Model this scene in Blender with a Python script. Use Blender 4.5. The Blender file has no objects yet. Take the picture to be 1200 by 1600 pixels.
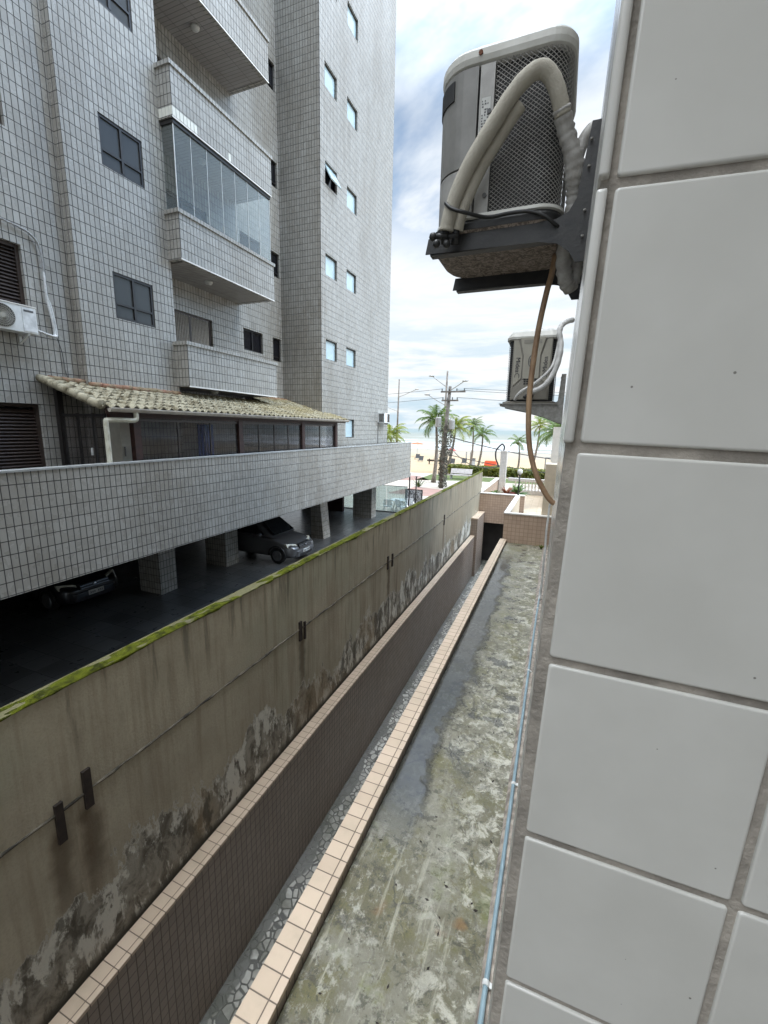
import bpy, bmesh, math, random
from mathutils import Vector, Matrix, noise as mnoise
from bpy.types import NodeSocket
random.seed(7)
sc = bpy.context.scene
COL = sc.collection
rad = math.radians

# ---------------------------------------------------------------- camera
YAW, PIT, ROL, FPX = 0.37988155, 0.19373949, -0.02111617, 667.6
def cam_axes():
    cy, sy, cp, sp, cr, sr = math.cos(YAW), math.sin(YAW), math.cos(PIT), math.sin(PIT), math.cos(ROL), math.sin(ROL)
    f = Vector((-sy*cp, cy*cp, -sp)); r = Vector((cy, sy, 0)); d = f.cross(r)
    return cr*r+sr*d, -sr*r+cr*d, f
_r, _d, _f = cam_axes()
cd = bpy.data.cameras.new('camera'); cam = bpy.data.objects.new('camera', cd); COL.objects.link(cam)
cam.matrix_world = Matrix(((_r.x, -_d.x, -_f.x, 0), (_r.y, -_d.y, -_f.y, 0), (_r.z, -_d.z, -_f.z, 0), (0, 0, 0, 1)))
cd.sensor_fit = 'HORIZONTAL'; cd.sensor_width = 36; cd.lens = FPX/1200*36
cd.clip_start = .02; cd.clip_end = 60000
sc.camera = cam

# ---------------------------------------------------------------- node helpers
def N(nt, typ, ins=None, **props):
    n = nt.nodes.new(typ)
    for k, v in props.items(): setattr(n, k, v)
    for k, v in (ins or {}).items():
        s = n.inputs[k]
        if isinstance(v, NodeSocket): nt.links.new(v, s)
        else:
            if isinstance(v, tuple) and len(v) == 3 and s.type == 'RGBA': v = (*v, 1)
            s.default_value = v
    return n
def M(nt, op, a, b=None, c=None, clamp=False):
    i = {0: a}
    if b is not None: i[1] = b
    if c is not None: i[2] = c
    return N(nt, 'ShaderNodeMath', i, operation=op, use_clamp=clamp).outputs[0]
def MIX(nt, f, a, b, mode='MIX'):
    return N(nt, 'ShaderNodeMix', {0: f, 6: a, 7: b}, data_type='RGBA', blend_type=mode).outputs[2]
def SS(nt, x, lo, hi, a=0., b=1.):
    return N(nt, 'ShaderNodeMapRange', {0: x, 1: lo, 2: hi, 3: a, 4: b}, interpolation_type='SMOOTHSTEP').outputs[0]
def NOI(nt, vec, scale, detail=4., rough=.55, dist=0.):
    return N(nt, 'ShaderNodeTexNoise', {'Vector': vec, 'Scale': scale, 'Detail': detail, 'Roughness': rough, 'Distortion': dist}).outputs['Fac']
def VEC(nt, src, sx=1., sy=1., sz=1., off=(0, 0, 0)):
    return N(nt, 'ShaderNodeMapping', {'Vector': src, 'Scale': (sx, sy, sz), 'Location': off}).outputs[0]
def SEP(nt, v): return N(nt, 'ShaderNodeSeparateXYZ', {0: v}).outputs
def COMB(nt, x, y, z=0.): return N(nt, 'ShaderNodeCombineXYZ', {0: x, 1: y, 2: z}).outputs[0]
MATS = {}
def newmat(name):
    m = bpy.data.materials.new(name); m.use_nodes = True; nt = m.node_tree; nt.nodes.clear()
    o = nt.nodes.new('ShaderNodeOutputMaterial'); b = nt.nodes.new('ShaderNodeBsdfPrincipled')
    nt.links.new(b.outputs[0], o.inputs[0]); MATS[name] = m
    return m, nt, b, o
def setb(nt, b, **k):
    names = dict(col='Base Color', rough='Roughness', metal='Metallic', spec='Specular IOR Level', coat='Coat Weight', normal='Normal', alpha='Alpha', trans='Transmission Weight', ior='IOR', cr='Coat Roughness')
    for kk, v in k.items():
        s = b.inputs[names[kk]]
        if isinstance(v, NodeSocket): nt.links.new(v, s)
        else: s.default_value = (*v, 1) if isinstance(v, tuple) and len(v) == 3 else v
def BUMP(nt, h, strength=.5, dist=.01):
    return N(nt, 'ShaderNodeBump', {'Height': h, 'Strength': strength, 'Distance': dist}).outputs[0]
def geo_pos(nt): return N(nt, 'ShaderNodeNewGeometry').outputs['Position']
def uvs(nt): return N(nt, 'ShaderNodeUVMap', uv_map='UVMap').outputs[0]

# ---------------------------------------------------------------- world + sun
SUN_EL, SUN_AZ = rad(42), rad(92)      # azimuth from +Y towards +X
w = bpy.data.worlds.new('World'); sc.world = w; w.use_nodes = True
wt = w.node_tree; wt.nodes.clear()
wo = wt.nodes.new('ShaderNodeOutputWorld')
sky = N(wt, 'ShaderNodeTexSky', sky_type='NISHITA', sun_disc=False, sun_elevation=SUN_EL, sun_rotation=SUN_AZ, air_density=1.0, dust_density=.6, ozone_density=1.2)
d = N(wt, 'ShaderNodeTexCoord').outputs['Generated']
sx, sy_, sz_ = SEP(wt, d)
zz = M(wt, 'ADD', M(wt, 'MAXIMUM', sz_, 0.), .16)
pv = COMB(wt, M(wt, 'DIVIDE', sx, zz), M(wt, 'DIVIDE', sy_, zz), 0.)
n1 = NOI(wt, VEC(wt, pv, 1., 1., 1., (2.1, .4, 0)), .85, 7., .56, .4)
n2 = NOI(wt, VEC(wt, pv, .75, 1.3, 1., (7.3, 2.2, 0)), 1.5, 6., .6, .3)
# layered deck: mostly cloud, blue gaps higher up and a thin pale blue band low over the sea
gap = SS(wt, n1, .36, .55)
hor = SS(wt, sz_, .0, .20)
blue = MIX(wt, 1.0, sky.outputs[0], (1.45, 1.66, 1.66), 'MULTIPLY')
low = SS(wt, NOI(wt, COMB(wt, M(wt, 'MULTIPLY', sx, 3.), M(wt, 'MULTIPLY', sy_, 1.), M(wt, 'MULTIPLY', sz_, 22.)), 1.6, 6., .6, .25), .35, .64)
cl_hi = MIX(wt, SS(wt, n2, .36, .66), (7.7, 8.3, 8.9), (9.7, 9.9, 10.1))
cl_lo = MIX(wt, low, (5.4, 6.8, 7.8), (9.0, 9.2, 9.3))
cl = MIX(wt, SS(wt, sz_, .08, .34), cl_lo, cl_hi)
cover = M(wt, 'MAXIMUM', gap, SS(wt, sz_, .5, .28))
skyc = MIX(wt, cover, blue, cl)
# overcast deck: the zenith is brighter than the low sky
lum = M(wt, 'ADD', .465, SS(wt, sz_, .52, .95, 0., 3.6))
skyc = MIX(wt, 1.0, skyc, COMB(wt, lum, lum, lum), 'MULTIPLY')
side = M(wt, 'MULTIPLY', SS(wt, sx, .25, .85), SS(wt, sz_, .03, .2))  # unseen +X sky: extra brightness and blue added to light the grey wing
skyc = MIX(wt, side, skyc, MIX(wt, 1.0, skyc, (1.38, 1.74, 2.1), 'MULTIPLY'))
skyc = MIX(wt, SS(wt, sz_, .0, -.02), skyc, (2.5, 2.7, 2.7))
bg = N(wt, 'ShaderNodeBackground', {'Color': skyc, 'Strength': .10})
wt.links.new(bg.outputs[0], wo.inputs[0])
sl = bpy.data.lights.new('sun', 'SUN'); sl.energy = .75; sl.angle = rad(24); sl.color = (1, .97, .93)
so = bpy.data.objects.new('sun', sl); COL.objects.link(so)
sdir = Vector((math.sin(SUN_AZ)*math.cos(SUN_EL), math.cos(SUN_AZ)*math.cos(SUN_EL), math.sin(SUN_EL)))
so.rotation_euler = sdir.to_track_quat('Z', 'Y').to_euler(); so.location = (5, 10, 40)
vs = sc.view_settings; vs.view_transform = 'Standard'; vs.look = 'None'; vs.gamma = 1; vs.exposure = 1.35

# ---------------------------------------------------------------- materials
def tile_core(nt, tw, th, gap, uo=0., vo=0., wob=0.):
    u, v, _ = SEP(nt, uvs(nt))
    gp_w = geo_pos(nt)
    u = M(nt, 'ADD', M(nt, 'ADD', u, uo), M(nt, 'MULTIPLY', NOI(nt, gp_w, 1.3, 3.), .012)); v = M(nt, 'ADD', M(nt, 'ADD', v, vo), M(nt, 'MULTIPLY', NOI(nt, VEC(nt, gp_w, 1, 1, 1, (9, 4, 2)), 1.1, 3.), .014))
    fu = M(nt, 'DIVIDE', u, tw); fv = M(nt, 'DIVIDE', v, th)
    du = M(nt, 'MULTIPLY', M(nt, 'SUBTRACT', .5, M(nt, 'ABSOLUTE', M(nt, 'SUBTRACT', M(nt, 'FRACT', fu), .5))), tw)
    dv = M(nt, 'MULTIPLY', M(nt, 'SUBTRACT', .5, M(nt, 'ABSOLUTE', M(nt, 'SUBTRACT', M(nt, 'FRACT', fv), .5))), th)
    md = M(nt, 'MINIMUM', du, dv)
    mask = SS(nt, md, gap*.4, gap*.75)
    wn = N(nt, 'ShaderNodeTexWhiteNoise', {'Vector': COMB(nt, M(nt, 'FLOOR', fu), M(nt, 'FLOOR', fv))}, noise_dimensions='2D')
    return mask, wn.outputs['Value'], md, wn.outputs['Color']
def tile_mat(name, tw, th, gap, lo, hi, mortar, rough=.3, spec=.5, dirt=.35, dirtcol=(.09, .075, .05), odd=None, vo=0., uo=0., bump=.6, coat=0.):
    m, nt, b, o = newmat(name)
    mask, rnd, md, rc = tile_core(nt, tw, th, gap, uo, vo)
    pos = geo_pos(nt)
    c = MIX(nt, rnd, lo, hi)
    fine = NOI(nt, pos, 60., 3., .6)
    c = MIX(nt, M(nt, 'MULTIPLY', fine, .22), c, tuple(x*.55 for x in lo))
    if odd: c = MIX(nt, M(nt, 'GREATER_THAN', rnd, .9975), c, odd)
    big = NOI(nt, VEC(nt, pos, 1, 1, .45), .55, 6., .62, .4)
    run = NOI(nt, VEC(nt, pos, 3.2, 3.2, .16), 1.5, 4., .6)
    dm = M(nt, 'MULTIPLY', SS(nt, M(nt, 'ADD', M(nt, 'MULTIPLY', big, .74), M(nt, 'MULTIPLY', run, .26)), .42, .68), dirt)
    c = MIX(nt, dm, c, dirtcol)
    c = MIX(nt, mask, mortar, c)
    nrm = N(nt, 'ShaderNodeTexWhiteNoise', {'Vector': rc}, noise_dimensions='3D').outputs['Color']
    hgt = M(nt, 'ADD', SS(nt, md, gap*.3, gap*1.4), M(nt, 'MULTIPLY', NOI(nt, pos, 9., 2.), .25))
    r = MIX(nt, mask, (.9, .9, .9), MIX(nt, NOI(nt, pos, 5., 3.), (rough*.7,)*3, (rough*1.35,)*3))
    setb(nt, b, col=c, rough=N(nt, 'ShaderNodeSeparateColor', {0: r}).outputs[0], spec=spec, normal=BUMP(nt, hgt, bump, .003), coat=coat)
    return m
TW, TH = .103, .206
VO = .72
tile_mat('grey_tile', TW, TH, .012, (.305, .288, .252), (.375, .357, .318), (.036, .032, .028), rough=.27, spec=.6, bump=.25, dirt=.5, dirtcol=(.17, .145, .11), vo=VO)
tile_mat('white_side_tile', .19, .20, .008, (.48, .47, .44), (.54, .53, .50), (.30, .27, .23), rough=.25, dirt=.3, dirtcol=(.30, .27, .22), vo=.013)
tile_mat('soffit', TW, .6, .008, (.30, .28, .26), (.34, .32, .30), (.10, .09, .085), rough=.5, dirt=.2)
tile_mat('brown_tile', .075, .10, .006, (.24, .185, .145), (.29, .225, .175), (.11, .088, .07), rough=.4, dirt=.35, dirtcol=(.15, .12, .095))
tile_mat('tan_tile', .10, .10, .008, (.42, .30, .22), (.48, .35, .26), (.26, .18, .13), rough=.45, dirt=.25, dirtcol=(.13, .10, .07))
tile_mat('pale_tile', .08, .08, .008, (.55, .52, .48), (.66, .62, .57), (.30, .28, .26), rough=.4, dirt=.2, dirtcol=(.3, .27, .22))
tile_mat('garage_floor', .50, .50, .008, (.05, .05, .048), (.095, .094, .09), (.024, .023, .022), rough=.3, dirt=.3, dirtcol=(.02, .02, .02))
def simple(name, col, rough=.5, metal=0., spec=.5, var=.15, scale=8., bump=0., coat=0., col2=None, bscale=None):
    m, nt, b, o = newmat(name)
    pos = geo_pos(nt)
    n = NOI(nt, pos, scale, 5., .6)
    c2 = col2 or tuple(x*(1-var*2) for x in col)
    c = MIX(nt, SS(nt, n, .32, .70), c2, col)
    setb(nt, b, col=c, rough=rough, metal=metal, spec=spec, coat=coat)
    if bump: setb(nt, b, normal=BUMP(nt, NOI(nt, pos, bscale or scale*3, 4., .6), bump, .004))
    return m
simple('coping_tile_grey', (.36, .36, .34), .4, var=.12)
simple('frame_dark', (.016, .013, .012), .4)
simple('frame_brown', (.04, .025, .018), .5)
simple('white_paint', (.66, .66, .63), .45, var=.08)
simple('cream_paint', (.60, .50, .37), .6, var=.06)
simple('white_coping', (.72, .68, .62), .5, var=.06)
simple('black_iron', (.012, .012, .013), .45, scale=30)
simple('black_bracket', (.011, .0115, .0125), .45, var=.2, scale=22, bump=.25, bscale=90, col2=(.022, .021, .02))
simple('galv', (.34, .33, .31), .45, metal=.3, var=.15, scale=40, col2=(.22, .21, .19))
simple('ac_plastic', (.20, .195, .182), .45, var=.1, scale=12, col2=(.155, .15, .138))
simple('ac_metal', (.33, .32, .30), .45, metal=.1, var=.12, scale=22)
simple('ac_cover', (.56, .55, .51), .5, var=.1, scale=9, col2=(.45, .44, .40))
simple('ac_beige', (.34, .32, .265), .5, var=.06, scale=16)
simple('ac_beige_dark', (.24, .222, .188), .5, var=.08, scale=16)
simple('dark_core', (.012, .012, .012), .6)
simple('wire_grey', (.34, .325, .30), .5, var=.15, scale=40)
simple('rust', (.18, .06, .025), .8)
simple('insulation', (.42, .39, .325), .85, var=.18, scale=18, bump=.6, bscale=260, col2=(.38, .35, .29))
simple('tape', (.40, .385, .36), .55, var=.15, scale=30, bump=.4, bscale=40, col2=(.25, .235, .215))
simple('white_tape', (.58, .57, .55), .55, var=.12, scale=20, bump=.3, bscale=60)
simple('hose_tan', (.40, .26, .15), .45, var=.15, scale=14, col2=(.25, .15, .085))
simple('black_rubber', (.01, .01, .01), .5)
simple('pvc_cream', (.58, .56, .46), .4, var=.12, scale=9, col2=(.42, .39, .29))
simple('pipe_blue', (.25, .34, .375), .4, var=.12, scale=8, col2=(.19, .265, .295))
simple('gutter', (.50, .45, .38), .5, var=.12, scale=5, col2=(.36, .31, .25))
simple('wood_dark', (.035, .022, .016), .7, var=.25, scale=14, bump=.4)
simple('wood_red', (.05, .018, .012), .6, var=.25, scale=10)
simple('blue_cloth', (.04, .08, .30), .9, var=.2)
simple('beige_box', (.66, .64, .55), .5, var=.05)
simple('terracotta', (.22, .10, .06), .85, var=.2, scale=6, col2=(.20, .16, .09))
simple('pot_clay', (.45, .30, .20), .8)
simple('concrete_pole', (.17, .145, .12), .85, var=.25, scale=2.5, bump=.3)
simple('trunk_palm', (.22, .18, .14), .9, var=.25, scale=6, bump=.5)
simple('orange', (.70, .09, .03), .7, var=.06)
simple('red_cloth', (.65, .08, .06), .8)
simple('bench_grey', (.36, .33, .31), .8, var=.15)
simple('stone_grey', (.30, .29, .27), .85)
simple('climber', (.13, .12, .085), .9, var=.3, scale=3)
simple('beach_dark', (.05, .05, .05), .8)
simple('tyre', (.012, .012, .012), .8)
simple('alloy', (.35, .35, .36), .3, metal=.8)
simple('plate_white', (.55, .55, .52), .5)
simple('ink', (.02, .02, .03), .6)
simple('ink_grey', (.10, .10, .10), .6)
simple('globe', (.75, .75, .72), .25)
simple('curtain', (.42, .38, .33), .9, var=.12, scale=20)
simple('grey_mortar', (.36, .325, .28), .95, var=.2, scale=25, bump=.7, bscale=120)
simple('brown_mortar', (.43, .37, .31), .95, var=.3, scale=14, bump=.7, bscale=90)
simple('ridge_mortar', (.23, .20, .15), .95, var=.42, scale=5, bump=.7, bscale=60)
simple('body_render', (.42, .39, .36), .9, var=.15, scale=2, bump=.3)
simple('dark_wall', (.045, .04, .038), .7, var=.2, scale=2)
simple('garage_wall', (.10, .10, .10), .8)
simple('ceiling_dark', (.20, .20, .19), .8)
simple('white_plastic', (.70, .70, .68), .4)
simple('car_paint', (.12, .12, .122), .32, metal=.5, var=.03, coat=.6)
simple('car_paint_dark', (.02, .02, .024), .35, metal=.3, var=.03, coat=.5)
simple('chrome', (.55, .55, .56), .18, metal=1.)
simple('car_glass', (.012, .014, .016), .06)
simple('lamp_glass', (.62, .60, .50), .12)
simple('black_plastic', (.014, .014, .014), .55)
def leafmat(name, a, b_, c_):
    m, nt, b, o = newmat(name)
    pos = geo_pos(nt)
    c = MIX(nt, SS(nt, NOI(nt, pos, 1.3, 2.), .4, .6), a, b_)
    c = MIX(nt, SS(nt, NOI(nt, pos, 9., 2.), .52, .66), c, c_)
    setb(nt, b, col=c, rough=.5, spec=.35)
    tr = N(nt, 'ShaderNodeBsdfTranslucent', {'Color': c})
    mx = N(nt, 'ShaderNodeMixShader', {0: .35, 1: b.outputs[0], 2: tr.outputs[0]})
    nt.links.new(mx.outputs[0], o.inputs[0])
leafmat('palm_leaf', (.05, .10, .016), (.09, .14, .025), (.15, .17, .045))
leafmat('palm_yellow', (.11, .16, .018), (.18, .21, .028), (.26, .23, .045))
leafmat('hedge_leaf', (.10, .12, .018), (.19, .19, .03), (.05, .065, .012))
leafmat('plant_leaf', (.05, .12, .03), (.10, .17, .05), (.17, .2, .07))
leafmat('red_leaf', (.30, .05, .05), (.22, .10, .05), (.35, .12, .08))
# glass kinds
def glassmat(name, tint, refl=.10, body=(.3, .34, .33), bodyw=.1, fres=1.35):
    m, nt, b, o = newmat(name)
    nt.nodes.remove(b)
    tr = N(nt, 'ShaderNodeBsdfTransparent', {'Color': tint})
    df = N(nt, 'ShaderNodeBsdfDiffuse', {'Color': body})
    gl = N(nt, 'ShaderNodeBsdfGlossy', {'Color': (.95, .97, 1.), 'Roughness': .03})
    m1 = N(nt, 'ShaderNodeMixShader', {0: bodyw, 1: tr.outputs[0], 2: df.outputs[0]})
    fr = N(nt, 'ShaderNodeFresnel', {'IOR': fres})
    f = M(nt, 'ADD', M(nt, 'MULTIPLY', fr.outputs[0], .9), refl, clamp=True)
    m2 = N(nt, 'ShaderNodeMixShader', {0: f, 1: m1.outputs[0], 2: gl.outputs[0]})
    nt.links.new(m2.outputs[0], o.inputs[0])
glassmat('balcony_glass', (.86, .89, .88), .0, (.46, .48, .47), .12, 1.18)
glassmat('porch_glass', (.80, .78, .77), .0, (.25, .235, .23), .05, 1.15)
glassmat('rail_glass', (.80, .88, .87), .22, (.5, .6, .6), .12)
glassmat('car_glass2', (.12, .13, .14), .05, (.02, .02, .02), .5)
def panemat(name, col, rough, spec=.5, ior=1.5):
    m, nt, b, o = newmat(name)
    pos = geo_pos(nt)
    c = MIX(nt, NOI(nt, pos, 1.7, 3.), tuple(x*.75 for x in col), tuple(min(1, x*1.2) for x in col))
    setb(nt, b, col=c, rough=rough, spec=spec, ior=ior, normal=BUMP(nt, NOI(nt, pos, 2.2, 1.), .03, .05))
panemat('pane_dark', (.06, .06, .057), .10, .22)
panemat('pane_frost', (.40, .50, .52), .12, .6)
panemat('pane_night', (.006, .006, .008), .06)
# near white glazed tile
m, nt, b, o = newmat('white_glaze')
pos = geo_pos(nt)
c = MIX(nt, SS(nt, NOI(nt, pos, 7., 4.), .3, .75), (.50, .49, .455), (.56, .55, .515))
sp_ = SEP(nt, pos)
vo_ = N(nt, 'ShaderNodeTexVoronoi', {'Vector': COMB(nt, sp_[0], sp_[2]), 'Scale': 17., 'Randomness': 1.}, feature='F1', voronoi_dimensions='2D')
keep = M(nt, 'GREATER_THAN', N(nt, 'ShaderNodeSeparateColor', {0: vo_.outputs['Color']}).outputs[0], .78)
szv = M(nt, 'MULTIPLY', N(nt, 'ShaderNodeSeparateColor', {0: vo_.outputs['Color']}).outputs[1], .016)
spk = M(nt, 'MULTIPLY', SS(nt, M(nt, 'SUBTRACT', vo_.outputs['Distance'], szv), .010, .0), keep)
c = MIX(nt, M(nt, 'MULTIPLY', spk, .8), c, (.09, .08, .07))
setb(nt, b, col=c, rough=M(nt, 'ADD', .15, M(nt, 'MULTIPLY', NOI(nt, pos, 9., 4.), .10)), spec=.5, normal=BUMP(nt, NOI(nt, pos, 11., 2.), .10, .004))
# moss
m, nt, b, o = newmat('moss')
pos = geo_pos(nt)
c = MIX(nt, SS(nt, NOI(nt, pos, 14., 5., .7), .35, .62), (.03, .034, .006), (.098, .11, .010))
c = MIX(nt, SS(nt, NOI(nt, pos, 1.1, 4.), .55, .75), c, (.13, .115, .03))
c = MIX(nt, SS(nt, NOI(nt, pos, 2.7, 4., .7), .60, .68), c, (.15, .135, .09))
setb(nt, b, col=c, rough=.95, spec=.1, normal=BUMP(nt, NOI(nt, pos, 110., 4., .7), 1., .01))
# boundary wall render : streaked concrete with peeling lower half
m, nt, b, o = newmat('stained_render')
pos = geo_pos(nt)
px, py, pz = SEP(nt, pos)
base = MIX(nt, SS(nt, NOI(nt, pos, 1.1, 6., .62), .3, .72), (.365, .315, .23), (.485, .425, .315))
gr = NOI(nt, pos, 55., 4., .7)
base = MIX(nt, M(nt, 'MULTIPLY', SS(nt, gr, .4, .75), .35), base, (.25, .23, .17))
base = MIX(nt, M(nt, 'MULTIPLY', SS(nt, NOI(nt, pos, .8, 3.), .5, .68), .45), base, (.34, .33, .24))
streak = NOI(nt, VEC(nt, pos, 1, 4.6, .28), 1.9, 6., .68, .25)
fine_st = NOI(nt, VEC(nt, pos, 1, 14., .5), 2., 4., .65)
st = M(nt, 'MULTIPLY', SS(nt, M(nt, 'ADD', M(nt, 'MULTIPLY', streak, .65), M(nt, 'MULTIPLY', fine_st, .35)), .46, .66), SS(nt, py, -2., 9., .45, .9))
base = MIX(nt, M(nt, 'MULTIPLY', st, .62), base, (.17, .125, .08))
rustm = M(nt, 'MULTIPLY', SS(nt, NOI(nt, VEC(nt, pos, 1, 3., .35), .9, 4., .6), .55, .72), SS(nt, pz, -2.3, -3.1))
base = MIX(nt, M(nt, 'MULTIPLY', rustm, .55), base, (.11, .062, .03))
base = MIX(nt, M(nt, 'MULTIPLY', SS(nt, M(nt, 'ADD', py, M(nt, 'MULTIPLY', streak, 4.)), 7., 15.), .5), base, (.19, .155, .105))
# runs below the top edge
topst = M(nt, 'MULTIPLY', SS(nt, NOI(nt, VEC(nt, pos, 1, 6.5, .6), 1.4, 5., .6), .50, .66), SS(nt, pz, -2.45, -1.75))
base = MIX(nt, M(nt, 'MULTIPLY', topst, .6), base, (.05, .048, .035))
# stains running down below the pegs
for yp in (1.43, 1.62, 4.35, 7.45, 11.8):
    wob = M(nt, 'MULTIPLY', M(nt, 'SUBTRACT', NOI(nt, VEC(nt, pos, 1, 1, 1.5), 3., 3.), .5), .16)
    dy = M(nt, 'ABSOLUTE', M(nt, 'ADD', M(nt, 'SUBTRACT', py, yp), wob))
    k_ = M(nt, 'MULTIPLY', SS(nt, dy, .11, .015), M(nt, 'MULTIPLY', SS(nt, pz, -2.60, -2.72), SS(nt, pz, -3.75, -3.0)))
    base = MIX(nt, M(nt, 'MULTIPLY', k_, .72), base, (.085, .055, .03))
# peeled zone
edge = M(nt, 'ADD', -3.36, M(nt, 'MULTIPLY', M(nt, 'SUBTRACT', NOI(nt, VEC(nt, pos, 1, 1.3, .75), 1.1, 9., .66, .2), .5), 2.5))
dz = M(nt, 'SUBTRACT', edge, pz)
peel = SS(nt, dz, -.01, .015)
rim = M(nt, 'MULTIPLY', SS(nt, dz, -.02, .005), SS(nt, dz, .06, .02))
pn = NOI(nt, VEC(nt, pos, 1, 1.5, 1.), 4.2, 9., .70, .5)
pcol = MIX(nt, SS(nt, pn, .36, .60), (.085, .072, .055), (.34, .31, .25))
pcol = MIX(nt, SS(nt, NOI(nt, VEC(nt, pos, 1, 2.2, .9), 2.3, 9., .70, .3), .50, .56), pcol, (.66, .63, .54))
pcol = MIX(nt, M(nt, 'MULTIPLY', SS(nt, NOI(nt, pos, .75, 3.), .53, .62), .6), pcol, (.27, .195, .11))
pcol = MIX(nt, M(nt, 'MULTIPLY', SS(nt, NOI(nt, VEC(nt, pos, 1, 1.6, .6), 1.9, 7., .7), .54, .60), .8), pcol, (.055, .047, .035))
c = MIX(nt, M(nt, 'MULTIPLY', peel, .88), base, pcol)
c = MIX(nt, M(nt, 'MULTIPLY', rim, .75), c, (.50, .46, .38))
c = MIX(nt, SS(nt, pz, -3.88, -3.99), c, (.05, .046, .035))
c = MIX(nt, SS(nt, pz, -1.712, -1.704), c, (.13, .12, .06))
h = M(nt, 'ADD', M(nt, 'MULTIPLY', peel, -1.), M(nt, 'MULTIPLY', M(nt, 'MULTIPLY', pn, peel), 1.6))
h = M(nt, 'ADD', h, M(nt, 'MULTIPLY', gr, .35))
setb(nt, b, col=c, rough=.88, spec=.25, normal=BUMP(nt, h, .9, .018))
# flat roof slab: wet algae-stained screed
m, nt, b, o = newmat('roof_screed')
pos = geo_pos(nt)
px, py, pz = SEP(nt, pos)
sw = NOI(nt, pos, 1.7, 3., .5)
wv = pos
a1 = NOI(nt, pos, 1.9, 8., .66); a2 = NOI(nt, pos, 7., 10., .78); a3 = NOI(nt, VEC(nt, pos, 1., .7, 1.), 26., 8., .74)
vo1 = N(nt, 'ShaderNodeTexVoronoi', {'Vector': N(nt, 'ShaderNodeVectorMath', {0: pos, 1: N(nt, 'ShaderNodeVectorMath', {0: N(nt, 'ShaderNodeTexNoise', {'Vector': pos, 'Scale': 9., 'Detail': 5.}).outputs['Color'], 'Scale': .12}, operation='SCALE').outputs[0]}, operation='ADD').outputs[0], 'Scale': 4.5}, feature='DISTANCE_TO_EDGE').outputs['Distance']
blis = M(nt, 'MULTIPLY', SS(nt, vo1, .035, .006), SS(nt, NOI(nt, pos, 1.6, 4.), .46, .58))
c = MIX(nt, SS(nt, a1, .36, .64), (.155, .14, .082), (.29, .275, .215))
c = MIX(nt, M(nt, 'MULTIPLY', SS(nt, NOI(nt, pos, 3.3, 9., .74), .47, .60), .75), c, (.17, .155, .06))
gran = SS(nt, M(nt, 'ADD', M(nt, 'MULTIPLY', a3, .55), M(nt, 'MULTIPLY', a2, .45)), .50, .58)
c = MIX(nt, M(nt, 'MULTIPLY', gran, M(nt, 'ADD', .30, M(nt, 'MULTIPLY', SS(nt, NOI(nt, pos, 1.2, 4.), .42, .6), .42))), c, (.56, .54, .455))
dk = SS(nt, M(nt, 'ADD', M(nt, 'MULTIPLY', NOI(nt, pos, 21., 7., .75), .6), M(nt, 'MULTIPLY', NOI(nt, pos, 4.6, 8., .72), .4)), .515, .575)
c = MIX(nt, M(nt, 'MULTIPLY', dk, .75), c, (.075, .07, .05))
c = MIX(nt, M(nt, 'MULTIPLY', blis, .8), c, (.07, .065, .055))
pale = M(nt, 'MULTIPLY', SS(nt, NOI(nt, wv, 8., 8., .75, .6), .50, .62), SS(nt, px, -.75, -.15))
c = MIX(nt, M(nt, 'MULTIPLY', pale, .85), c, (.66, .63, .52))
# brushed pale streaks near the camera
bs = M(nt, 'MULTIPLY', SS(nt, NOI(nt, VEC(nt, wv, 9., .9, 1.), 2.2, 5., .65), .55, .68), SS(nt, py, 3.0, 1.8))
c = MIX(nt, M(nt, 'MULTIPLY', bs, .6), c, (.56, .535, .42))
grn = M(nt, 'MULTIPLY', SS(nt, NOI(nt, wv, 1.9, 5., .65), .56, .66), SS(nt, py, 3.2, 1.2))
c = MIX(nt, M(nt, 'MULTIPLY', grn, .8), c, (.15, .175, .02))
rst = M(nt, 'MULTIPLY', SS(nt, NOI(nt, pos, 2.2, 3.), .69, .74), .6)
c = MIX(nt, rst, c, (.26, .12, .03))
# standing water along the parapet and in dimples
edgex = M(nt, 'ADD', -.66, M(nt, 'MULTIPLY', M(nt, 'SUBTRACT', NOI(nt, VEC(nt, pos, 1., .8, 1.), 1.2, 5., .6, .4), .5), .62))
wl = M(nt, 'MULTIPLY', SS(nt, M(nt, 'ADD', M(nt, 'SUBTRACT', edgex, px), M(nt, 'MULTIPLY', M(nt, 'SUBTRACT', a2, .5), .35)), -.06, .11), M(nt, 'MULTIPLY', SS(nt, py, 2.0, 2.9), SS(nt, py, 10.4, 8.8)))
dimp = SS(nt, NOI(nt, pos, 2.9, 8., .7), .55, .60)
dimp = M(nt, 'MULTIPLY', dimp, SS(nt, py, 2.2, 4.))
wet = M(nt, 'MAXIMUM', wl, M(nt, 'MULTIPLY', dimp, .75))
c = MIX(nt, M(nt, 'MULTIPLY', wet, .84), c, (.05, .052, .053))
c = MIX(nt, .14, c, (.03, .03, .02))
r = M(nt, 'SUBTRACT', .48, M(nt, 'MULTIPLY', wet, .45))
h = M(nt, 'ADD', M(nt, 'MULTIPLY', a2, .9), M(nt, 'ADD', M(nt, 'MULTIPLY', a3, .6), M(nt, 'MULTIPLY', a1, .6)))
h = M(nt, 'MULTIPLY', h, M(nt, 'SUBTRACT', 1., M(nt, 'MULTIPLY', wl, .93)))
setb(nt, b, col=c, rough=r, spec=.5, normal=BUMP(nt, h, .8, .022))
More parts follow.
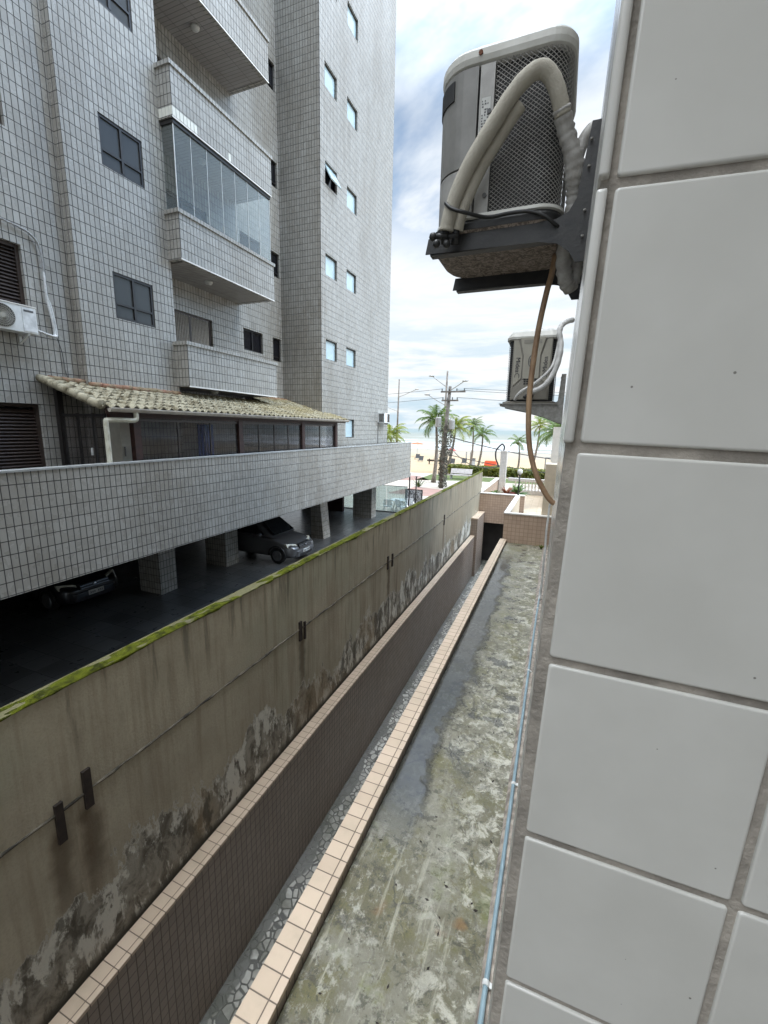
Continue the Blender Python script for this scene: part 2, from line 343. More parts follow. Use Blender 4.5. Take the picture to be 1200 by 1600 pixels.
# pink coping tiles
m, nt, b, o = newmat('pink_coping')
u, v, _ = SEP(nt, uvs(nt))
fu = M(nt, 'DIVIDE', u, .105)
du = M(nt, 'MULTIPLY', M(nt, 'SUBTRACT', .5, M(nt, 'ABSOLUTE', M(nt, 'SUBTRACT', M(nt, 'FRACT', fu), .5))), .105)
dv = M(nt, 'ABSOLUTE', M(nt, 'SUBTRACT', v, .045))
md = M(nt, 'MINIMUM', du, dv)
mask = SS(nt, md, .0022, .0042)
wn = N(nt, 'ShaderNodeTexWhiteNoise', {'Vector': COMB(nt, M(nt, 'FLOOR', fu), M(nt, 'GREATER_THAN', v, .045))}, noise_dimensions='2D').outputs['Value']
pos = geo_pos(nt)
c = MIX(nt, wn, (.47, .36, .255), (.54, .42, .305))
c = MIX(nt, M(nt, 'MULTIPLY', SS(nt, NOI(nt, pos, 4., 5., .65), .48, .72), .35), c, (.34, .28, .19))
c = MIX(nt, mask, (.13, .095, .065), c)
setb(nt, b, col=c, rough=.5, normal=BUMP(nt, mask, .6, .003))
# crazy paving
m, nt, b, o = newmat('crazy_paving')
pos = geo_pos(nt)
px, py, pz = SEP(nt, pos)
ve = N(nt, 'ShaderNodeTexVoronoi', {'Vector': pos, 'Scale': 11., 'Randomness': 1.}, feature='DISTANCE_TO_EDGE').outputs['Distance']
vc = N(nt, 'ShaderNodeTexVoronoi', {'Vector': pos, 'Scale': 11., 'Randomness': 1.}, feature='F1').outputs['Color']
vr = N(nt, 'ShaderNodeSeparateColor', {0: vc}).outputs[0]
stn = SS(nt, M(nt, 'ADD', ve, M(nt, 'MULTIPLY', NOI(nt, pos, 20., 3.), .03)), .06, .12)
c = MIX(nt, vr, (.24, .23, .19), (.50, .48, .42))
c = MIX(nt, stn, (.10, .095, .082), c)
plain = SS(nt, M(nt, 'ADD', px, M(nt, 'MULTIPLY', M(nt, 'SUBTRACT', NOI(nt, pos, 1.6, 4.), .5), .55)), -2.575, -2.60)
c = MIX(nt, plain, c, (.15, .145, .125))
c = MIX(nt, M(nt, 'MULTIPLY', SS(nt, NOI(nt, pos, 1.4, 5., .7), .42, .68), .7), c, (.085, .085, .06))
setb(nt, b, col=c, rough=.6, normal=BUMP(nt, stn, .6, .02))
# clay roof tiles, lichen grown
m, nt, b, o = newmat('lichen_clay')
pos = geo_pos(nt); px, py, pz = SEP(nt, pos)
c = MIX(nt, SS(nt, NOI(nt, pos, 3.2, 6., .65), .32, .58), (.15, .122, .072), (.37, .33, .235))
c = MIX(nt, M(nt, 'MULTIPLY', SS(nt, NOI(nt, pos, 9., 5., .7), .50, .68), .8), c, (.075, .065, .035))
gy = M(nt, 'MULTIPLY', SS(nt, py, 8., 13.), SS(nt, NOI(nt, pos, 1.5, 4.), .3, .6))
c = MIX(nt, M(nt, 'MULTIPLY', gy, .7), c, (.22, .175, .08))
up = SS(nt, M(nt, 'ADD', pz, M(nt, 'MULTIPLY', NOI(nt, pos, 4., 4.), .3)), 1.02, 1.2)
c = MIX(nt, M(nt, 'MULTIPLY', up, .65), c, (.25, .10, .055))
setb(nt, b, col=c, rough=.9, spec=.2, normal=BUMP(nt, NOI(nt, pos, 40., 5., .7), .6, .01))
# dirty underside of AC base
m, nt, b, o = newmat('grimy_base')
pos = geo_pos(nt)
q = NOI(nt, pos, 55., 5., .7, 1.6)
c = MIX(nt, SS(nt, q, .42, .6), (.12, .095, .078), (.36, .30, .255))
setb(nt, b, col=c, rough=.8, normal=BUMP(nt, NOI(nt, pos, 60., 4., .6, 2.), .9, .004))
# sea, sand, paving, ground
m, nt, b, o = newmat('sea_water')
pos = geo_pos(nt); px, py, pz = SEP(nt, pos)
f1 = NOI(nt, VEC(nt, pos, .006, .045, 1.), 1., 7., .62, .6)
f2 = NOI(nt, VEC(nt, pos, .03, .16, 1., (5, 3, 0)), 1., 6., .7, .5)
fo = M(nt, 'ADD', M(nt, 'MULTIPLY', f1, .6), M(nt, 'MULTIPLY', f2, .4))
thr = SS(nt, py, 108., 480., .488, .65)
foam = SS(nt, M(nt, 'SUBTRACT', fo, thr), -.03, .05)
c = MIX(nt, SS(nt, py, 120., 900.), (.155, .155, .12), (.10, .135, .13))
c = MIX(nt, foam, c, (.46, .47, .465))
setb(nt, b, col=c, rough=.35, spec=.35, normal=BUMP(nt, f2, .5, .6))
m, nt, b, o = newmat('sand')
pos = geo_pos(nt); px, py, pz = SEP(nt, pos)
c = MIX(nt, NOI(nt, VEC(nt, pos, .15, .6, 1.), 1., 6., .65), (.25, .178, .10), (.33, .25, .15))
c = MIX(nt, SS(nt, M(nt, 'ADD', py, M(nt, 'MULTIPLY', NOI(nt, VEC(nt, pos, .05, .05, 1.), 1., 3.), 14.)), 84., 104.), c, (.22, .19, .145))
c = MIX(nt, M(nt, 'MULTIPLY', SS(nt, NOI(nt, pos, .8, 5., .7), .5, .7), .35), c, (.20, .145, .08))
setb(nt, b, col=c, rough=.9, normal=BUMP(nt, NOI(nt, pos, 2.5, 5., .7), .6, .1))
simple('pale_paving', (.38, .33, .27), .85, var=.12, scale=1.1, col2=(.29, .25, .205))
simple('pink_paving', (.26, .15, .12), .85, var=.1, scale=1.5, col2=(.20, .125, .10))
simple('asphalt', (.10, .10, .095), .9)
simple('soil', (.12, .09, .06), .95)
simple('ground_dark', (.12, .11, .10), .95)
simple('lawn', (.08, .105, .025), .95, var=.2, scale=2.2, bump=.6)
tile_mat('terrace_tile', .30, .30, .006, (.38, .30, .205), (.44, .355, .25), (.28, .22, .16), rough=.5, dirt=.12, dirtcol=(.35, .27, .18))
# cut-out metal screen with leaf pattern, plain surface print
m, nt, b, o = newmat('patterned_screen')
pos = geo_pos(nt)
q = NOI(nt, VEC(nt, pos, 3., 1., 1.6), 5.5, 3., .55, 2.5)
c = MIX(nt, SS(nt, q, .50, .53), (.012, .011, .013), (.55, .53, .52))
setb(nt, b, col=c, rough=.6)

# ---------------------------------------------------------------- mesh helpers
class MB:
    def __init__(s): s.v = []; s.f = []; s.uv = {}
    def add(s, vs, fs):
        o = len(s.v); s.v += [tuple(v) for v in vs]; s.f += [tuple(i+o for i in f) for f in fs]; return s
    def quad(s, a, b, c, d): return s.add([a, b, c, d], [(0, 1, 2, 3)])
    def box(s, x0, x1, y0, y1, z0, z1):
        v = [(x0, y0, z0), (x1, y0, z0), (x1, y1, z0), (x0, y1, z0), (x0, y0, z1), (x1, y0, z1), (x1, y1, z1), (x0, y1, z1)]
        return s.add(v, [(3, 2, 1, 0), (4, 5, 6, 7), (0, 1, 5, 4), (1, 2, 6, 5), (2, 3, 7, 6), (3, 0, 4, 7)])
    def hexa(s, v): return s.add(v, [(3, 2, 1, 0), (4, 5, 6, 7), (0, 1, 5, 4), (1, 2, 6, 5), (2, 3, 7, 6), (3, 0, 4, 7)])
    def bar(s, a, b, w, h=None, up=Vector((0, 0, 1))):
        a, b = Vector(a), Vector(b); h = h or w; t = (b-a).normalized()
        if abs(t.dot(up)) > .98: up = Vector((0, 1, 0))
        sd = t.cross(up).normalized()*w/2; u = sd.cross(t).normalized()*h/2
        v = [a-sd-u, a+sd-u, a+sd+u, a-sd+u, b-sd-u, b+sd-u, b+sd+u, b-sd+u]
        return s.add(v, [(0, 1, 2, 3), (7, 6, 5, 4), (0, 4, 5, 1), (1, 5, 6, 2), (2, 6, 7, 3), (3, 7, 4, 0)])
    def tube(s, pts, r, n=10, cap=True):
        pts = [Vector(p) for p in pts]; rr = r if isinstance(r, (list, tuple)) else [r]*len(pts)
        rings = []; prev = None
        for i, p in enumerate(pts):
            t = (pts[min(i+1, len(pts)-1)]-pts[max(i-1, 0)]).normalized()
            if prev is None:
                a = Vector((0, 0, 1)) if abs(t.z) < .9 else Vector((1, 0, 0)); x = t.cross(a).normalized()
            else: x = (prev-t*prev.dot(t)).normalized()
            prev = x; y = t.cross(x)
            rings.append([p+(x*math.cos(2*math.pi*k/n)+y*math.sin(2*math.pi*k/n))*rr[i] for k in range(n)])
        vs = [q for ring in rings for q in ring]; fs = []
        for i in range(len(pts)-1):
            for k in range(n):
                k2 = (k+1) % n; fs.append((i*n+k, i*n+k2, (i+1)*n+k2, (i+1)*n+k))
        if cap: fs.append(tuple(range(n-1, -1, -1))); fs.append(tuple((len(pts)-1)*n+k for k in range(n)))
        return s.add(vs, fs)
    def lathe(s, c, prof, n=16):
        c = Vector(c); vs = []; fs = []
        for r, z in prof: vs += [c+Vector((r*math.cos(2*math.pi*k/n), r*math.sin(2*math.pi*k/n), z)) for k in range(n)]
        for i in range(len(prof)-1):
            for k in range(n):
                k2 = (k+1) % n; fs.append((i*n+k, i*n+k2, (i+1)*n+k2, (i+1)*n+k))
        fs.append(tuple(range(n-1, -1, -1))); fs.append(tuple((len(prof)-1)*n+k for k in range(n)))
        return s.add(vs, fs)
    def prism(s, poly, z0, z1):
        n = len(poly); vs = [(x, y, z0) for x, y in poly]+[(x, y, z1) for x, y in poly]
        fs = [tuple(range(n-1, -1, -1)), tuple(range(n, 2*n))]+[(k, (k+1) % n, n+(k+1) % n, n+k) for k in range(n)]
        return s.add(vs, fs)
    def ellipsoid(s, c, rx, ry, rz, n=10, m=7):
        c = Vector(c); vs = []; fs = []
        for i in range(m+1):
            a = math.pi*i/m
            vs += [c+Vector((rx*math.sin(a)*math.cos(2*math.pi*k/n), ry*math.sin(a)*math.sin(2*math.pi*k/n), rz*math.cos(a))) for k in range(n)]
        for i in range(m):
            for k in range(n):
                k2 = (k+1) % n; fs.append((i*n+k, (i+1)*n+k, (i+1)*n+k2, i*n+k2))
        return s.add(vs, fs)
ORG = {}
def part(name, mb, mat, parent=None, smooth=False, bevel=0., sub=0, uvfun=None, fixn=True, weld=True):
    org = ORG.get(parent, Vector((0, 0, 0))) if parent else Vector((0, 0, 0))
    me = bpy.data.meshes.new(name)
    bm = bmesh.new()
    vs = [bm.verts.new(Vector(v)) for v in mb.v]
    for f in mb.f:
        try: bm.faces.new([vs[i] for i in f])
        except ValueError: pass
    if weld: bmesh.ops.remove_doubles(bm, verts=bm.verts, dist=1e-5)
    if fixn: bmesh.ops.recalc_face_normals(bm, faces=bm.faces)
    if bevel: bmesh.ops.bevel(bm, geom=[e for e in bm.edges if e.is_manifold and e.calc_face_angle(0) > .5], offset=bevel, segments=2, affect='EDGES', profile=.7)
    if sub:
        pass
    uvl = bm.loops.layers.uv.new('UVMap')
    for f in bm.faces:
        n = f.normal; ax = max(range(3), key=lambda i: abs(n[i]))
        for l in f.loops:
            p = l.vert.co
            if uvfun: l[uvl].uv = uvfun(p, n)
            else: l[uvl].uv = (p.y, p.z) if ax == 0 else ((p.x, p.z) if ax == 1 else (p.y, p.x))
        f.smooth = smooth
    for v in bm.verts: v.co -= org
    bm.to_mesh(me); bm.free()
    me.materials.append(MATS[mat])
    ob = bpy.data.objects.new(name, me); COL.objects.link(ob)
    if parent: ob.parent = parent
    ORG[ob] = org
    if sub:
        md = ob.modifiers.new('sub', 'SUBSURF'); md.levels = sub; md.render_levels = sub
    return ob
def thing(name, label, cat, loc=(0, 0, 0), group=None):
    o = bpy.data.objects.new(name, None); COL.objects.link(o); o.location = loc; ORG[o] = Vector(loc); o.empty_display_size = .2
    o['label'] = label; o['category'] = cat
    if group: o['group'] = group
    return o
def solo(name, mb, mat, label, cat, loc=None, group=None, **k):
    if loc is None:
        n = len(mb.v); xs = [v[0] for v in mb.v]; ys = [v[1] for v in mb.v]; zs = [v[2] for v in mb.v]
        loc = (sum(xs)/n, sum(ys)/n, min(zs))
    class H: pass
    h = H(); ORG[h] = Vector(loc)
    sv = dict(k); ob = None
    # build with a shifted origin
    mb2 = MB(); mb2.v = mb.v; mb2.f = mb.f
    ob = part(name, mb2, mat, None, **k)
    for v in ob.data.vertices: v.co -= Vector(loc)
    ob.location = loc; ORG[ob] = Vector(loc)
    ob['label'] = label; ob['category'] = cat
    if group: ob['group'] = group
    return ob
def struct(name, mb, mat, **k):
    o = part(name, mb, mat, **k); o['kind'] = 'structure'; return o
def copy_tree(src, parent=None, delta=None):
    c = src.copy(); COL.objects.link(c)
    if parent: c.parent = parent
    if delta is not None: c.location = src.location+delta
    ORG[c] = ORG.get(src)
    for ch in src.children: copy_tree(ch, c)
    return c
def smooth_path(pts, n=6):
    P = [Vector(p) for p in pts]; out = []
    for i in range(len(P)-1):
        p0 = P[max(i-1, 0)]; p1 = P[i]; p2 = P[i+1]; p3 = P[min(i+2, len(P)-1)]
        for k in range(n):
            t = k/n
            out.append(.5*((2*p1)+(-p0+p2)*t+(2*p0-5*p1+4*p2-p3)*t*t+(-p0+3*p1-3*p2+p3)*t**3))
    out.append(P[-1]); return out
def cuts(lo, hi, vals): return sorted({lo, hi, *[v for v in vals if lo < v < hi]})
def wallX(mb, X, y0, y1, z0, z1, holes, dep, s=1):
    """facing +X (s=1); holes = (ya,yb,za,zb) with reveals going back by dep"""
    ys = cuts(y0, y1, [v for h in holes for v in h[:2]]); zs = cuts(z0, z1, [v for h in holes for v in h[2:]])
    for a, b in zip(ys, ys[1:]):
        for c_, d_ in zip(zs, zs[1:]):
            cy, cz = (a+b)/2, (c_+d_)/2
            if any(h[0] < cy < h[1] and h[2] < cz < h[3] for h in holes): continue
            mb.quad((X, a, c_), (X, b, c_), (X, b, d_), (X, a, d_))
    B = X-s*dep
    for ya, yb, za, zb in holes:
        mb.quad((X, ya, za), (B, ya, za), (B, ya, zb), (X, ya, zb)); mb.quad((X, yb, za), (X, yb, zb), (B, yb, zb), (B, yb, za))
        mb.quad((X, ya, zb), (B, ya, zb), (B, yb, zb), (X, yb, zb)); mb.quad((X, ya, za), (X, yb, za), (B, yb, za), (B, ya, za))
    return mb

# ================================================================ SETTING
# base ground under everything, out to the horizon
struct('ground', MB().box(-400, 400, -300, 135, -5.95, -5.75), 'ground_dark')
struct('passage_floor', MB().box(-2.69, -1.15, -6, 24, -5.74, -5.65), 'crazy_paving')
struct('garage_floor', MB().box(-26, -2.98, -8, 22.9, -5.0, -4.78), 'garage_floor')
mb = MB(); mb.box(-120, -2.98, 22.904, 47.5, -5.4, -5.0); mb.box(-2.976, 60, 24.3, 47.5, -5.4, -5.0)
struct('pavement', mb, 'pale_paving')
mb = MB()
def patch(mb, pts, z=-4.99):
    mb.add([(x, y, z) for x, y in pts]+[(x, y, z-.02) for x, y in pts], [tuple(range(len(pts)))]+[(i, len(pts)+i, len(pts)+(i+1) % len(pts), (i+1) % len(pts)) for i in range(len(pts))])
patch(mb, [(-12.2, 31), (-7.2, 31), (-7.6, 34.8), (-11.3, 35.6)]); patch(mb, [(-19.5, 41.5), (-14.5, 39.5), (-11.5, 41), (-13.5, 44), (-18, 45)])
struct('path', mb, 'pink_paving')
mb = MB(); patch(mb, [(-12.9, 40.5), (-8.2, 42.5), (-4, 43), (2, 43.5), (2, 46.8), (-13, 46.8)])
patch(mb, [(-9.5, 27.2), (-6.6, 27.2), (-6.6, 29.2), (-9.5, 29.2)])
lw = struct('lawn', mb, 'lawn')
# beach: gently falling sheet
mb = MB(); prof = [(47.504, -5.02), (58, -4.98), (78, -5.05), (100, -5.30), (125, -5.62), (150, -5.95)]
xs = [-900+i*60 for i in range(31)]
for (ya, za), (yb, zb) in zip(prof, prof[1:]):
    for a, b_ in zip(xs, xs[1:]): mb.quad((a, ya, za), (b_, ya, za), (b_, yb, zb), (a, yb, zb))
struct('beach', mb, 'sand', smooth=True)
mb = MB(); yy = [104, 140, 200, 300, 500, 900, 2000, 6000, 20000]
for a, b_ in zip(yy, yy[1:]):
    for k in range(10):
        W = 12*b_ if b_ > 300 else 1800
        x0 = -W+k*W/5; x1 = x0+W/5
        mb.quad((x0, a, -5.5), (x1, a, -5.5), (x1, b_, -5.5), (x0, b_, -5.5))
mb2 = MB()
mb2.quad((-40000, 104, -5.5), (40000, 104, -5.5), (40000, 30000, -5.5), (-40000, 30000, -5.5))
struct('sea', mb2, 'sea_water')

# ================================================================ LEFT BUILDING
XP, XW, XR, XB, XL, XBAL = -7.40, -8.23, -9.90, -8.96, -9.17, -8.55
ST = 2.875
TOP = 24.0
LB = thing('apartment_building', 'tall apartment building clad in small grey tiles with balconies over an open garage', 'building', (-9, 8, -4.78))
def window(parent, X, y0, y1, z0, z1, pane, depth=.11, mull=True, transom=True, frame='frame_dark', fw=.045, tr=.33):
    f = MB(); x0 = X-depth; x1 = x0+.05
    f.box(x0, x1, y0+.002, y0+fw, z0+.002, z1-.002); f.box(x0, x1, y1-fw, y1-.002, z0+.002, z1-.002)
    f.box(x0, x1, y0+fw, y1-fw, z1-fw, z1-.002); f.box(x0, x1, y0+fw, y1-fw, z0+.002, z0+fw)
    ym = (y0+y1)/2; zt = z0+(z1-z0)*tr
    if mull: f.box(x0+.004, x1+.006, ym-fw*.55, ym+fw*.55, z0+fw, z1-fw)
    if transom: f.box(x0+.002, x1+.003, y0+fw, y1-fw, zt-fw*.4, zt+fw*.4)
    win = part('window', f, frame, parent)
    part('pane', MB().box(x0+.012, x0+.022, y0+fw*.5, y1-fw*.5, z0+fw*.5, z1-fw*.5), pane, win)
    return win
storeys = range(0, 8)
# --- wing facing the alley
hw = []
for k in storeys:
    t = 3.16+ST*(k-0)
    if t < TOP-1:
        hw.append((14.53, 15.38, t-.70, t)); hw.append((16.17, 17.03, t-.70, t))
hw.append((16.13, 16.93, .33-.76, .33))
mb = MB(); wallX(mb, XW, 14.2, 20.82, -1.75, TOP, hw, .12)
part('wall', mb, 'grey_tile', LB)
mb = MB()
mb.quad((XR, 14.2, -1.75), (XW, 14.2, -1.75), (XW, 14.2, TOP), (XR, 14.2, TOP))
mb.quad((XW, 20.82, -1.75), (-20, 20.82, -1.75), (-20, 20.82, TOP), (XW, 20.82, TOP))
mb.quad((-20, -8, TOP), (XL, -8, TOP), (XL, 6.11, TOP), (-20, 6.11, TOP))
mb.quad((-20, 6.11, TOP), (XB, 6.11, TOP), (XB, 8.4, TOP), (-20, 8.4, TOP))
mb.quad((-20, 8.4, TOP), (XR, 8.4, TOP), (XR, 14.2, TOP), (-20, 14.2, TOP))
mb.quad((-20, 14.2, TOP), (XW, 14.2, TOP), (XW, 20.82, TOP), (-20, 20.82, TOP))
mb.quad((-20, -8, -1.75), (-20, 20.82, -1.75), (-20, 20.82, TOP), (-20, -8, TOP))
mb.quad((-20, -8, -1.75), (XL, -8, -1.75), (XL, -8, TOP), (-20, -8, TOP))
part('wall', mb, 'grey_tile', LB, fixn=False)
for i, h in enumerate(hw):
    if i == 4:      # one awning window stands open
        y0, y1, z0, z1 = h; f = MB(); x0 = XW-.11
        f.box(x0, x0+.05, y0+.002, y0+.04, z0+.002, z1-.002); f.box(x0, x0+.05, y1-.04, y1-.002, z0+.002, z1-.002)
        f.box(x0, x0+.05, y0+.04, y1-.04, z1-.04, z1-.002); f.box(x0, x0+.05, y0+.04, y1-.04, z0+.002, z0+.04)
        wn_ = part('window', f, 'frame_dark', LB); wn_['label'] = 'small bathroom window with its sash tilted open'
        part('pane', MB().box(x0-.03, x0-.02, y0, y1, z0, z1), 'pane_night', wn_)
        part('open_sash', MB().hexa([(x0+.02, y0+.05, z1-.06), (x0+.02, y1-.05, z1-.06), (x0+.05, y1-.05, z1-.04), (x0+.05, y0+.05, z1-.04), (x0+.30, y0+.05, z0+.12), (x0+.30, y1-.05, z0+.12), (x0+.33, y1-.05, z0+.14), (x0+.33, y0+.05, z0+.14)]), 'pane_frost', wn_)
    else: window(LB, XW, *h, 'pane_frost', depth=.11, mull=False, transom=False, fw=.03)
# --- recess behind the balconies
hr = []
for k in storeys:
    t = 3.135+ST*k
    if t < TOP-1: hr += [(13.62, 14.12, t-.80, t), (12.05, 13.04, t-.68, t), (9.05, 10.66, t-2.15, t-.10)]
mb = MB(); wallX(mb, XR, 8.4, 14.2, -1.75, TOP, hr, .12); part('wall', mb, 'grey_tile', LB)
for i, h in enumerate(hr):
    if i % 3 == 2:
        wn_ = window(LB, XR, *h, 'curtain' if i == 2 else 'pane_dark', frame='frame_brown', transom=False, fw=.07)
        wn_.name = 'balcony_door'
        if i == 2:
            g = MB()
            for q in range(26): g.tube([(XR-.075, h[0]+.06+q*.057, h[2]+.05), (XR-.075, h[0]+.06+q*.057, h[3]-.05)], .022, 6)
            part('curtain', g, 'curtain', wn_, smooth=True)
    else: window(LB, XR, *h, 'pane_night', mull=(i % 3 == 1), transom=(i % 3 == 0), fw=.05, tr=.2)
# --- bay
hb = [(6.86, 7.83, 3.10+ST*k-.915, 3.10+ST*k) for k in storeys if 3.1+ST*k < TOP-1]
mb = MB(); wallX(mb, XB, 6.11, 8.4, -1.75, TOP, hb, .10)
mb.quad((XL, 6.11, -1.75), (XB, 6.11, -1.75), (XB, 6.11, TOP), (XL, 6.11, TOP))
mb.quad((XB, 8.4, -1.75), (XR, 8.4, -1.75), (XR, 8.4, TOP), (XB, 8.4, TOP))
part('wall', mb, 'grey_tile', LB, fixn=False)
for h in hb: window(LB, XB, *h, 'pane_dark', depth=.07, fw=.05)
# --- left plane with louvred shutters
hl = [(3.9, 5.30, 2.0+ST*k, 3.06+ST*k) for k in range(0, 7)]+[(3.7, 5.29, -1.3, .31)]
mb = MB(); wallX(mb, XL, -8, 6.11, -1.75, TOP, hl, .16); part('wall', mb, 'grey_tile', LB)
for y0, y1, z0, z1 in hl:
    f = MB(); x0 = XL-.15
    f.box(x0, x0+.08, y0+.002, y0+.06, z0, z1); f.box(x0, x0+.08, y1-.06, y1-.002, z0, z1); f.box(x0, x0+.08, y0+.06, y1-.06, z1-.06, z1-.002); f.box(x0, x0+.08, y0+.06, y1-.06, z0+.002, z0+.05)
    f.box(x0, x0+.08, (y0+y1)/2-.03, (y0+y1)/2+.03, z0+.05, z1-.06)
    sh = part('shutter_window', f, 'frame_brown', LB)
    g = MB(); zc = z0+.09
    while zc < z1-.1:
        g.hexa([(x0+.01, y0+.06, zc+.04), (x0+.01, y1-.06, zc+.04), (x0+.06, y1-.06, zc-.012), (x0+.06, y0+.06, zc-.012), (x0+.01, y0+.06, zc+.05), (x0+.01, y1-.06, zc+.05), (x0+.06, y1-.06, zc), (x0+.06, y0+.06, zc)])
        zc += .062
    part('slats', g, 'frame_brown', sh)
    part('pane', MB().box(x0-.03, x0-.02, y0, y1, z0, z1), 'pane_night', sh)
    if z0 > 0: pass
# --- balconies
BY0, BY1 = 8.33, 11.9
for k in range(0, 7):
    zb, zt = .91+ST*k, 1.97+ST*k
    if zt > TOP: break
    mb = MB(); i = .13
    mb.box(XBAL-i, XBAL, BY0, BY1, zb, zt-.085)                     # front
    mb.box(XB-.0, XBAL-i, BY0, BY0+i, zb, zt-.085) ; mb.box(XR, XBAL-i, BY1-i, BY1, zb, zt-.085)
    bal = part('balcony', mb, 'grey_tile', LB)
    part('soffit', MB().box(XR+.002, XBAL-i-.002, BY0+i+.002+.07, BY1-i-.002, zb+.012, zb+.14), 'soffit', bal)
    part('soffit_edge', MB().box(XBAL-.001, XBAL+.006, BY0-.004, BY1+.004, zb-.012, zb+.02), 'white_coping', bal)
    c = MB(); e = .035
    c.box(XBAL-i-e, XBAL+e, BY0-e, BY1+e, zt-.085, zt); c.box(XB+.002, XBAL-i-e, BY0-e, BY0+i+e, zt-.085, zt); c.box(XR+.002, XBAL-i-e, BY1-i-e, BY1+e, zt-.085, zt)
    part('coping', c, 'grey_tile', bal, uvfun=lambda p, n: (p.y, .207) if abs(n.x) > .5 else ((p.x, .207) if abs(n.y) > .5 else (p.y, .207)))
    lm = MB(); lm.lathe(((XBAL+XR)/2+.05, BY0+1.5, zb-.075), [(.02, .0), (.075, .015), (.10, .05), (.105, .087)], 18)
    part('ceiling_lamp', lm, 'ac_cover', bal, smooth=True)
    if k == 1:
        g = MB(); zg0, zg1 = zt+.012, zb+ST-.09
        ys = [BY0+.05+(BY1-BY0-.1)*j/7 for j in range(8)]
        rail = MB(); rail.box(XBAL-.09, XBAL-.03, BY0+.03, BY1-.03, zb+ST-.09, zb+ST-.002); rail.box(XB+.002, XBAL-.09, BY0+.03, BY0+.09, zb+ST-.09, zb+ST-.002)
        rail.box(XBAL-.08, XBAL-.04, BY0+.03, BY1-.03, zt+.001, zt+.02); rail.box(XB+.002, XBAL-.08, BY0+.04, BY0+.08, zt+.001, zt+.02)
        part('glazing_rail', rail, 'frame_dark', bal)
        for a, b_ in zip(ys, ys[1:]):
            gp = MB(); gp.box(XBAL-.064, XBAL-.056, a+.006, b_-.006, zg0+.01, zg1)
            part('glass_panel', gp, 'balcony_glass', bal)
        gp = MB(); gp.box(XB+.01, XBAL-.07, BY0+.056, BY0+.064, zg0+.01, zg1); part('glass_panel', gp, 'balcony_glass', bal)
        ed = MB()
        for a in ys[1:]: ed.box(XBAL-.066, XBAL-.054, a-.005, a+.005, zg0+.01, zg1)
        ed.box(XBAL-.066, XBAL-.05, BY0+.045, BY0+.06, zg0+.01, zg1)
        part('glass_edge', ed, 'white_paint', bal)
    if k == 2:      # paler replacement tiles along the lower front edge
        for q in range(7): part('replaced_tile', MB().box(XBAL+.001, XBAL+.006, BY0+.01+q*TW, BY0+.10+q*TW, zb+.03, zb+.20), 'beige_box', bal)
        for q in range(4): part('replaced_tile', MB().box(XB+.02+q*TW, XB+.11+q*TW, BY0-.006, BY0-.001, zb+.03, zb+.20), 'beige_box', bal)
        part('replaced_tile', MB().box(XBAL+.001, XBAL+.006, BY0+1.76, BY0+1.85, zb+.03, zb+.20), 'beige_box', bal)
# --- terrace slab, parapet and garage structure
PT, PB = -.72, -2.60
mb = MB(); mb.box(XP-.15, XP, -8, 22.3, PB, PT-.03); mb.box(-20, XP-.15, 22.15, 22.3, PB, PT-.03)
par = part('terrace_parapet', mb, 'grey_tile', LB)
part('coping', MB().box(XP-.18, XP+.02, -8, 22.33, PT-.03, PT), 'coping_tile_grey', par)
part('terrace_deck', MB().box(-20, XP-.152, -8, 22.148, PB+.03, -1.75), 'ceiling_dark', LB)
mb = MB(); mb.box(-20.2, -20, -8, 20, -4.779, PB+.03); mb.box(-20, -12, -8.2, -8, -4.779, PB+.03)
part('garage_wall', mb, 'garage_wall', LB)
def column(x0, x1, y0, y1, taper=0.):
    z0, z1 = -4.779, PB+.03
    m_ = MB(); m_.hexa([(x0, y0, z0), (x1, y0, z0), (x1, y1, z0), (x0, y1, z0), (x0, y0, z1), (x1-taper, y0, z1), (x1-taper, y1, z1), (x0, y1, z1)])
    return part('column', m_, 'grey_tile', LB)
column(-10.88, -10.06, 8.3, 8.86); column(-11.05, -10.15, 11.0, 11.6); column(-9.70, -9.06, 15.7, 16.3, .22); column(-10.05, -8.95, 20.6, 21.2)
for y in (2.5, -3): column(-11, -10.1, y, y+.6)
for y in (4, 10, 16.5): column(-16, -15.2, y, y+.6)
# small red sign wall and dark entrance beyond the columns
part('entrance_wall', MB().box(-14, -11.2, 21.6, 21.8, -4.779, PB+.02), 'wood_red', LB)

# --- porch on the terrace
PO = thing('porch', 'lean-to porch with lichen covered clay tile roof and dark glazing on the terrace', 'porch', (-8, 9, -1.75))
EX, EZ, RX, RZ = -7.58, .255, -9.15, .755
slope = (RZ-EZ)/(EX-RX)
def rz(x): return EZ+(EX-x)*slope
def tile_roof(mb, ya, yb, xe, xr, rows, per=.205):
    ncol = int(round((yb-ya)/per)); per = (yb-ya)/ncol; sub = 8
    for r in range(rows):
        x0 = xe+(xr-xe)*r/rows; x1 = xe+(xr-xe)*(r+1)/rows - .03
        for c_ in range(ncol):
            jx = random.uniform(-.012, .012); jz = random.uniform(-.004, .006)
            prev = None
            for k in range(sub+1):
                t = k/sub; y = ya+(c_+t)*per
                prof = .043*math.sin(math.pi*min(1, t/.62)) if t < .62 else -.022*math.sin(math.pi*(t-.62)/.38)
                a = Vector((x0+.05+jx, y, rz(x0)+prof+.030+jz)); b_ = Vector((x1, y, rz(x1)+prof*.92+.006))
                a2 = Vector((x0+.05+jx, y, rz(x0)+prof+.008+jz))
                if prev: mb.quad(prev[0], a, b_, prev[1]); mb.quad(prev[2], a2, a, prev[0])
                prev = (a, b_, a2)
mb = MB(); tile_roof(mb, 5.34, 14.95, EX, RX, 7)
roof = part('roof', mb, 'lichen_clay', PO, smooth=False, fixn=False)
